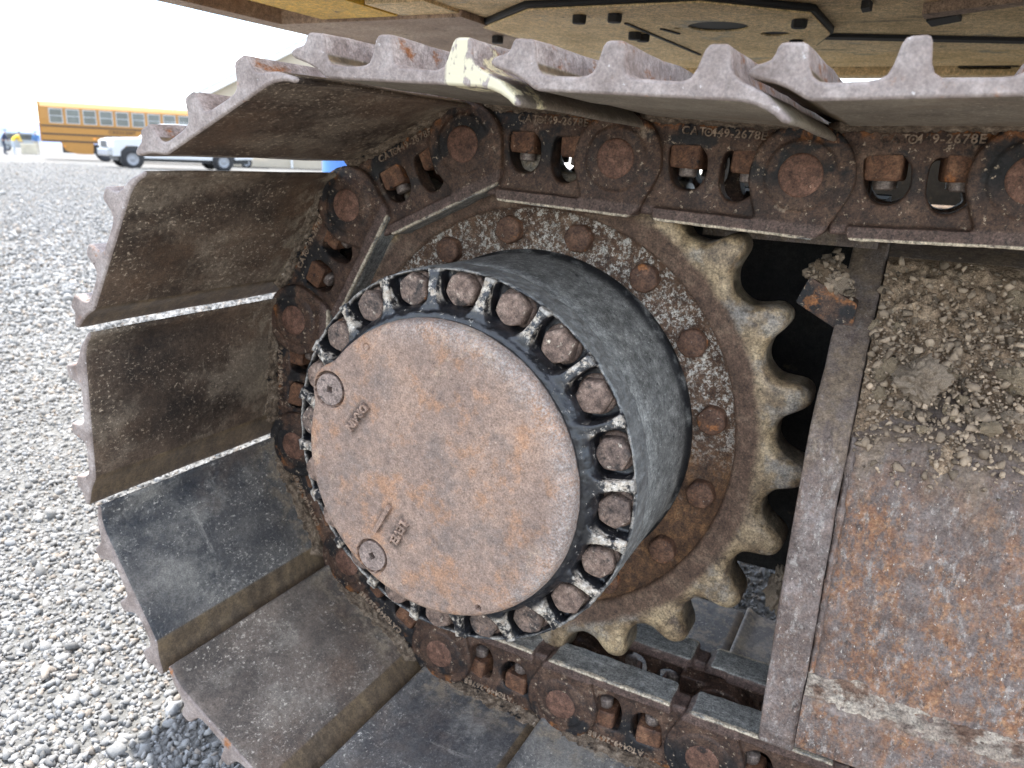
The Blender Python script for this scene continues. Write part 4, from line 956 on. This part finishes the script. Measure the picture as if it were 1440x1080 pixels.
# ---- school bus
bpos = ground_at((137,227)); bdir = np.array([bpos[0]-CAM[0],bpos[1]-CAM[1]]); bdir /= np.linalg.norm(bdir); bang = math.atan2(bdir[0]*-1,bdir[1])
bang = math.atan2(-bdir[0], bdir[1])                             # local X runs to the right across the view
sc_b = 1.0
BUS = empty('school_bus', bpos, (0,0,bang)); tag(BUS, 'yellow school bus with black rub rails and a row of dark windows', 'bus')
Lb, Hb = 11.2, 3.12
X0 = -2.55
body_prof = [(-1.18,.95),(-1.20,2.15),(-1.12,2.80),(-.95,3.0),(-.5,3.10),(.5,3.10),(.95,3.0),(1.12,2.80),(1.20,2.15),(1.18,.95)]
add('body', MB().prismx([(y+1.18,z) for y,z in body_prof], X0, X0+Lb-1.6).mesh('body', YEL), BUS)
add('skirt', MB().prism([(X0+1.05,.52),(X0+1.6,.36),(X0+2.4,.36),(X0+2.45,.95),(X0+.85,.95)], 0.,2.36).box(X0+3.5,X0+8.4,0.002,2.358,.42,.95).mesh('skirt', YEL), BUS)
add('rear_cap', MB().box(X0-.10,X0,.12,2.24,.95,3.05).mesh('rear_cap', YEL), BUS)
for z_ in (1.02,1.38,1.80):
    add('rub_rail', MB().box(X0,X0+Lb-1.6,-.035,-.006,z_-.035,z_+.035).mesh('rub_rail', BLK), BUS)
for k in range(11):
    xw = X0+.42+k*.815; wf = add('window', MB().box(xw,xw+.66,-.022,.06,1.95,2.72).mesh('window_frame', SILV), BUS)
    add('pane', MB().box(xw+.04,xw+.62,-.034,-.024,2.36,2.68).box(xw+.04,xw+.62,-.034,-.024,1.99,2.32).mesh('pane', GLS), wf)
me = text_mesh('CRESCENT', .24, .02, BLK, 1.25)
add('lettering', me, BUS, (X0+3.95,-.03,1.60))
for xw in (.42, 6.3):
    ww = wheel(BUS, xw, .30, .50, .50, .28, -1, BLK)
add('hood', MB().bevbox(X0+Lb-1.65,X0+Lb,.18,2.18,.55,1.75,.12).mesh('hood', YEL), BUS)
add('underbody', MB().box(X0+.9,X0+8.5,.15,2.2,.40,.90).mesh('underbody', BLK), BUS)
add('marker_lamp', MB().box(X0+2.45,X0+2.60,-.03,-.004,1.16,1.26).mesh('marker_lamp', AMBER), BUS); add('marker_lamp', MB().box(X0+.98,X0+1.08,-.03,-.004,.70,.80).mesh('marker_lamp', AMBER), BUS)
add('roof_antenna', MB().tube((X0-.06,.3,3.0),(X0-.16,.3,3.42),.03,8).tube((X0-.5,.3,3.3),(X0-.12,.3,3.22),.025,8).mesh('roof_antenna', BLK), BUS)
# ---- white pickup
ppos = ground_at((187,237)); pd = np.array([ppos[0]-CAM[0],ppos[1]-CAM[1]]); pd /= np.linalg.norm(pd)
pang = math.atan2(-pd[0],pd[1])+R(13)
PK = empty('pickup_truck', ppos, (0,0,pang)); tag(PK, 'white pickup truck parked nose out in front of the school bus', 'pickup truck')
side = [(-.78,.50),(-.82,.78),(-.78,1.12),(-.50,1.19),(.72,1.26),(1.42,1.80),(1.75,1.86),(3.35,1.86),(3.72,1.72),(3.86,1.28),(5.05,1.27),(5.08,.55),(4.25,.50),(4.2,.72),(3.98,.90),(3.55,.90),(3.30,.72),(3.24,.45),(.48,.45),(.45,.70),(.22,.92),(-.22,.92),(-.45,.70),(-.48,.50)]
def cabin(y0, y1):
    mb = MB(); n_ = len(side); rows = []
    for y, ins in ((y0,1.),(y0+.06,0.),(y1-.06,0.),(y1,1.)):
        rows.append([(x+(.03*ins if x < 0 else (-.03*ins if x > 5 else 0)), y+(0 if z < 1.3 else (.16 if y < 1 else -.16)), z-.02*ins) for x, z in side])
    v = sum(rows, []); f = [tuple(range(n_)), tuple(range(4*n_-1,3*n_-1,-1))]
    for k in range(3):
        for i in range(n_): f.append((k*n_+i,(k+1)*n_+i,(k+1)*n_+(i+1)%n_,k*n_+(i+1)%n_))
    return mb.put(v, f).mesh('body', WHT)
add('body', cabin(-.06,1.86), PK)
for pts in ([(1.02,1.30),(1.50,1.72),(2.10,1.78),(2.10,1.30)],[(2.22,1.30),(2.22,1.78),(3.20,1.78),(3.42,1.30)]):
    add('side_window', MB().prism(pts, .085,.10).mesh('side_window', GLS), PK)
add('windshield', MB().put([(.86,.22,1.33),(.86,1.58,1.33),(1.38,1.50,1.76),(1.38,.30,1.76),(.90,.22,1.30),(.90,1.58,1.30),(1.42,1.50,1.73),(1.42,.30,1.73)],[(0,1,2,3),(7,6,5,4),(0,4,5,1),(1,5,6,2),(2,6,7,3),(3,7,4,0)]).mesh('windshield', GLS), PK)
for xw, yw in ((0,-.02),(0,1.76),(3.72,-.02),(3.72,1.76)): wheel(PK, xw, yw, .38, .38, .26, -1 if yw < 1 else 1)
add('underbody', MB().box(-.5,4.9,.12,1.68,.30,.62).mesh('underbody', BLK), PK)
for xw in (0,3.72): add('wheel_arch', MB().cyl(xw,.42,.47,-.045,.10,28).mesh('wheel_arch', BLK), PK)
add('side_trim', MB().box(.55,3.2,-.075,-.05,.62,.70).mesh('side_trim', BLK), PK)
add('bumper', MB().bevbox(-.92,-.72,-.08,1.88,.46,.76,.05).mesh('bumper', CHR), PK)
add('grille', MB().box(-.845,-.76,.35,1.45,.80,1.06).mesh('grille', BLK), PK)
for yy in (-.04,1.50): add('headlight', MB().bevbox(-.85,-.66,yy-.035 if yy < 1 else yy,yy+.36,.82,1.08,.03).mesh('headlight', LAMP), PK)
add('mirror', MB().bevbox(.98,1.14,-.28,-.04,1.28,1.46,.03).mesh('mirror', BLK), PK)
# ---- long tan trailer behind, seen through the gap between two shoes
tpos = ground_at((335,236)); td = np.array([tpos[0]-CAM[0],tpos[1]-CAM[1]]); td /= np.linalg.norm(td)
TRL = empty('flatbed_trailer', tpos, (0,0,math.atan2(-td[0],td[1]))); tag(TRL, 'low tan flatbed trailer glimpsed through the gap between two track shoes', 'trailer')
add('deck', MB().bevbox(-1.6,1.6,0,1.9,.42,.60,.02).mesh('deck', TAN), TRL)
for xw in (-.5,.45): wheel(TRL, xw, .1, .30, .30, .2)
wpos = ground_at((420,235)); wd_ = np.array([wpos[0]-CAM[0],wpos[1]-CAM[1]]); wd_ /= np.linalg.norm(wd_)
VN = empty('white_van', wpos, (0,0,math.atan2(-wd_[0],wd_[1]))); tag(VN, 'plain white van glimpsed through the gap behind the blue drum', 'van')
add('body', MB().bevbox(-1.6,2.6,0,1.9,.35,2.1,.12).mesh('body', WHT), VN)
for xw in (-.9,1.9): wheel(VN, xw, .06, .34, .34, .22)
# ---- blue drum
q = CAM+((hit((497,232),1,2.)-CAM)*2.1); DR = empty('blue_drum', (q[0],q[1],ground_z(math.hypot(q[0]-CAM[0],q[1]-CAM[1])))); tag(DR, 'blue plastic drum showing in the small gap beside the track link', 'drum')
BLU = plain('blue_plastic', (.05,.16,.46), .45)
me = MB().lathe([(0,0),(.27,0),(.29,.03),(.29,.27),(.298,.29),(.29,.31),(.29,.58),(.298,.60),(.29,.62),(.29,.84),(.27,.88),(.25,.87),(0,.87)], 40, False).mesh('shell', BLU, True)
for v in me.vertices: v.co = (v.co.x, -v.co.z, v.co.y)
add('shell', me, DR)
me = MB().lathe([(0,.87),(.035,.87),(.035,.90),(0,.90)], 16, False, .14, .05).mesh('bung', BLK, True)
for v in me.vertices: v.co = (v.co.x, -v.co.z, v.co.y)
add('bung', me, DR)
# ---- the machine's other track, seen through the link windows
OT = empty('far_track', (1.2,2.7,GZ)); tag(OT, 'dark far-side crawler track of the same machine, glimpsed through the link windows', 'crawler track')
st = [(-.0+.50*math.cos(R(90+180*k/16)),.0+.50*math.sin(R(90+180*k/16))) for k in range(17)]+[(3.2,-.50),(3.45,-.3),(3.45,.25),(3.2,.46)]
me = MB().prism([(x-1.2,z-GZ) for x,z in st], -.30, .53).mesh('chain_loop', MT['dark_iron']); add('chain_loop', me, OT)
add('side_frame', MB().bevbox(-.9,1.7,-.37,-.302,.2,.78,.03).mesh('side_frame', MT['frame_rim']), OT)
# ---- tan building with a sloping eave
bd = 46.0
def at_depth(px, dpt): v = np.array([(px[0]-720)/FPX,(px[1]-540)/FPX,1.])@RC; return CAM+v*dpt
b0 = at_depth((294,200), bd); bdv = np.array([b0[0]-CAM[0],b0[1]-CAM[1]]); bdv /= np.linalg.norm(bdv)
BLD = empty('shed_building', (b0[0],b0[1],ground_z(48)), (0,0,math.atan2(-bdv[0],bdv[1]))); tag(BLD, 'tan metal shed with white eave trim and downpipe', 'building')
gpts = [(0,0),(0,4.15),(6.5,7.75),(13,4.15),(13,0)]
add('wall', MB().prism(gpts, 0, 14).mesh('wall', TAN), BLD)
for a, b in (((-.35,3.98),(6.5,7.80)),((6.5,7.80),(13.35,3.98))):
    d_ = Vector((b[0]-a[0],b[1]-a[1])).normalized(); nx_, nz_ = -d_.y, d_.x
    add('roof', MB().prism([a,b,(b[0]+nx_*.16,b[1]+nz_*.16),(a[0]+nx_*.16,a[1]+nz_*.16)], -.5, 14.3).mesh('roof', ROOFM), BLD)
    add('eave_trim', MB().prism([a,b,(b[0]-nx_*.26,b[1]-nz_*.26),(a[0]-nx_*.26,a[1]-nz_*.26)], -.56, -.50).mesh('eave_trim', TRIM), BLD)
add('downpipe', MB().tube((-.1,-.3,4.0),(.75,-.12,3.5),.07,10).tube((.75,-.12,3.5),(.95,-.1,0),.07,10).mesh('downpipe', TRIM), BLD)
add('downpipe', MB().tube((3.6,-.3,5.9),(4.6,-.12,5.2),.07,10).tube((4.6,-.12,5.2),(4.7,-.1,0),.07,10).mesh('downpipe', TRIM), BLD)
for xw in (2.2,5.6):
    wf = add('window', MB().box(xw,xw+1.1,-.05,.02,1.2,2.6).mesh('window_frame', TRIM), BLD); add('pane', MB().box(xw+.08,xw+1.02,-.07,-.052,1.28,2.52).mesh('pane', GLS), wf)
# ---- people and things by the far fence
SKIN = plain('skin', (.42,.26,.18), .6); HAIR = plain('dark_hair', (.03,.022,.018), .6)
def person(px, shirt, trousers, label, lean=0., h=1.72, face=0.):
    pos = ground_at(px); dv = np.array([pos[0]-CAM[0],pos[1]-CAM[1]]); dv /= np.linalg.norm(dv)
    E_ = empty('person', pos, (0,0,math.atan2(-dv[0],dv[1])+face)); tag(E_, label, 'person'); k = h/1.72
    J = {'pel':(0,0,.92),'wst':(.10*lean,0,1.10),'chs':(.42*lean,0,1.32-.10*lean),'nck':(.56*lean,0,1.47-.16*lean),'hd':(.64*lean+.02,0,1.62-.22*lean),
         'sl':(.5*lean,-.18,1.42-.14*lean),'el':(.5*lean+.08,-.25,1.14-.14*lean),'hl':(.5*lean+.22,-.22,.92-.10*lean),'sr':(.5*lean,.18,1.42-.14*lean),'er':(.5*lean+.05,.25,1.14-.14*lean),'hr':(.5*lean+.18,.22,.92-.10*lean),
         'hpl':(0,-.09,.88),'kl':(.03,-.11,.48),'al':(-.02,-.12,.08),'tl':(.15,-.13,.04),'hpr':(0,.09,.88),'kr':(.06,.11,.48),'ar':(.04,.12,.08),'tr':(.21,.13,.04)}
    names_ = list(J); E2 = [('pel','wst'),('wst','chs'),('chs','nck'),('nck','hd'),('chs','sl'),('sl','el'),('el','hl'),('chs','sr'),('sr','er'),('er','hr'),('pel','hpl'),('hpl','kl'),('kl','al'),('al','tl'),('pel','hpr'),('hpr','kr'),('kr','ar'),('ar','tr')]
    rad = dict(pel=.15,wst=.14,chs=.16,nck=.06,hd=.10,sl=.075,el=.05,hl=.04,sr=.075,er=.05,hr=.04,hpl=.10,kl=.065,al=.05,tl=.04,hpr=.10,kr=.065,ar=.05,tr=.04)
    me = bpy.data.meshes.new('body'); me.from_pydata([tuple(c*k for c in J[q]) for q in names_], [(names_.index(a),names_.index(b)) for a,b in E2], [])
    o = bpy.data.objects.new('tmp', me); COL.objects.link(o)
    sm = o.modifiers.new('s','SKIN')
    for i,q in enumerate(names_): me.skin_vertices[0].data[i].radius = (rad[q]*k,rad[q]*k)
    me.skin_vertices[0].data[0].use_root = True
    o.modifiers.new('d','SUBSURF').levels = 1
    out = evaluated(o); out.materials.clear()
    for m_ in (SKIN, shirt, trousers): out.materials.append(m_)
    for p_ in out.polygons:
        c = p_.center/k; p_.use_smooth = True
        p_.material_index = 2 if c.z < .96-.05*lean and abs(c.y) < .19 and c.x < .25+.1*lean else (1 if c.z < 1.47-.16*lean and c.z > 1.0-.1*lean else 0)
    add('body', out, E_)
    bm = bmesh.new(); bmesh.ops.create_icosphere(bm, subdivisions=2, radius=.115*k)
    for v in bm.verts: v.co = Vector((v.co.x*1.05-.015, v.co.y*.95, v.co.z*.95+.04))+Vector(J['hd'])*k
    bmesh.ops.delete(bm, geom=[v for v in bm.verts if v.co.z < J['hd'][2]*k+.0], context='VERTS')
    me = bpy.data.meshes.new('hair'); bm.to_mesh(me); bm.free(); me.materials.append(HAIR); add('hair', me, E_)
    return E_
person((53,217), plain('blue_shirt',(.07,.17,.36),.8), plain('khaki_trousers',(.42,.38,.31),.8), 'person in a blue shirt and khaki trousers standing by the bus', 0., face=R(-90))
person((20,217), plain('yellow_shirt',(.80,.55,.06),.8), plain('pale_jeans',(.45,.50,.56),.8), 'person in a yellow shirt and pale jeans bending forward', .75, face=R(15))
person((7,217), plain('navy_shirt',(.03,.04,.08),.8), plain('dark_jeans',(.04,.05,.08),.8), 'person in dark blue clothes next to the yellow shirt', .25)
cpos = ground_at((27,213)); cdv = np.array([cpos[0]-CAM[0],cpos[1]-CAM[1]]); cdv /= np.linalg.norm(cdv)
CAR = empty('parked_van', cpos, (0,0,math.atan2(-cdv[0],cdv[1]))); tag(CAR, 'small pale van parked behind the people', 'van')
add('body', MB().prism([(-1.5,.35),(-1.55,1.0),(-1.2,1.55),(-.9,1.75),(1.5,1.78),(1.7,1.1),(1.75,.35)], 1.2, 2.9).mesh('body', plain('silver_van_paint',(.30,.32,.33),.35)), CAR)
add('side_window', MB().prism([(-1.1,1.12),(-.85,1.6),(1.3,1.62),(1.45,1.12)], 1.17,1.195).mesh('side_window', GLS), CAR)
for xw in (-.95,1.15): wheel(CAR, xw, 1.3, .33, .33, .2)
crate = ground_at((42,217)); CRT = add('storage_box', MB().bevbox(-.55,.55,0,.7,0,.78,.03).mesh('storage_box', plain('beige_plastic',(.50,.46,.36),.6)), None, crate, (0,0,math.atan2(-cdv[0],cdv[1]))); tag(CRT, 'beige storage box on the gravel between the people', 'box')
# ---- distant hills
hv = []; hf = []; nh = 160; base = []
for i in range(nh+1):
    a = R(115)+R(75)*i/nh; rr = 4200+300*math.sin(i*.21); hgt = 75+70*mnoise.fractal(Vector((i*.055,3.7,0)),.8,2.,5)+22*mnoise.noise(Vector((i*.3,1,0)))
    c_, s_ = math.cos(a), math.sin(a); gz_ = ground_z(rr)-5
    hv += [(rr*c_,rr*s_,gz_),((rr+160)*c_,(rr+160)*s_,gz_+hgt*.55),((rr+420)*c_,(rr+420)*s_,gz_+hgt*1.25+30),((rr+900)*c_,(rr+900)*s_,gz_)]
for i in range(nh):
    for j in range(3): hf.append((i*4+j,(i+1)*4+j,(i+1)*4+j+1,i*4+j+1))
HL = layered('haze_tinted_hills', [(.3,(.16,.21,.32)),(.7,(.23,.28,.38))], [], (.9,.95), bumps=((.02,.3),), bscale=.004)  # blue of the distant air painted into the hills' own colour
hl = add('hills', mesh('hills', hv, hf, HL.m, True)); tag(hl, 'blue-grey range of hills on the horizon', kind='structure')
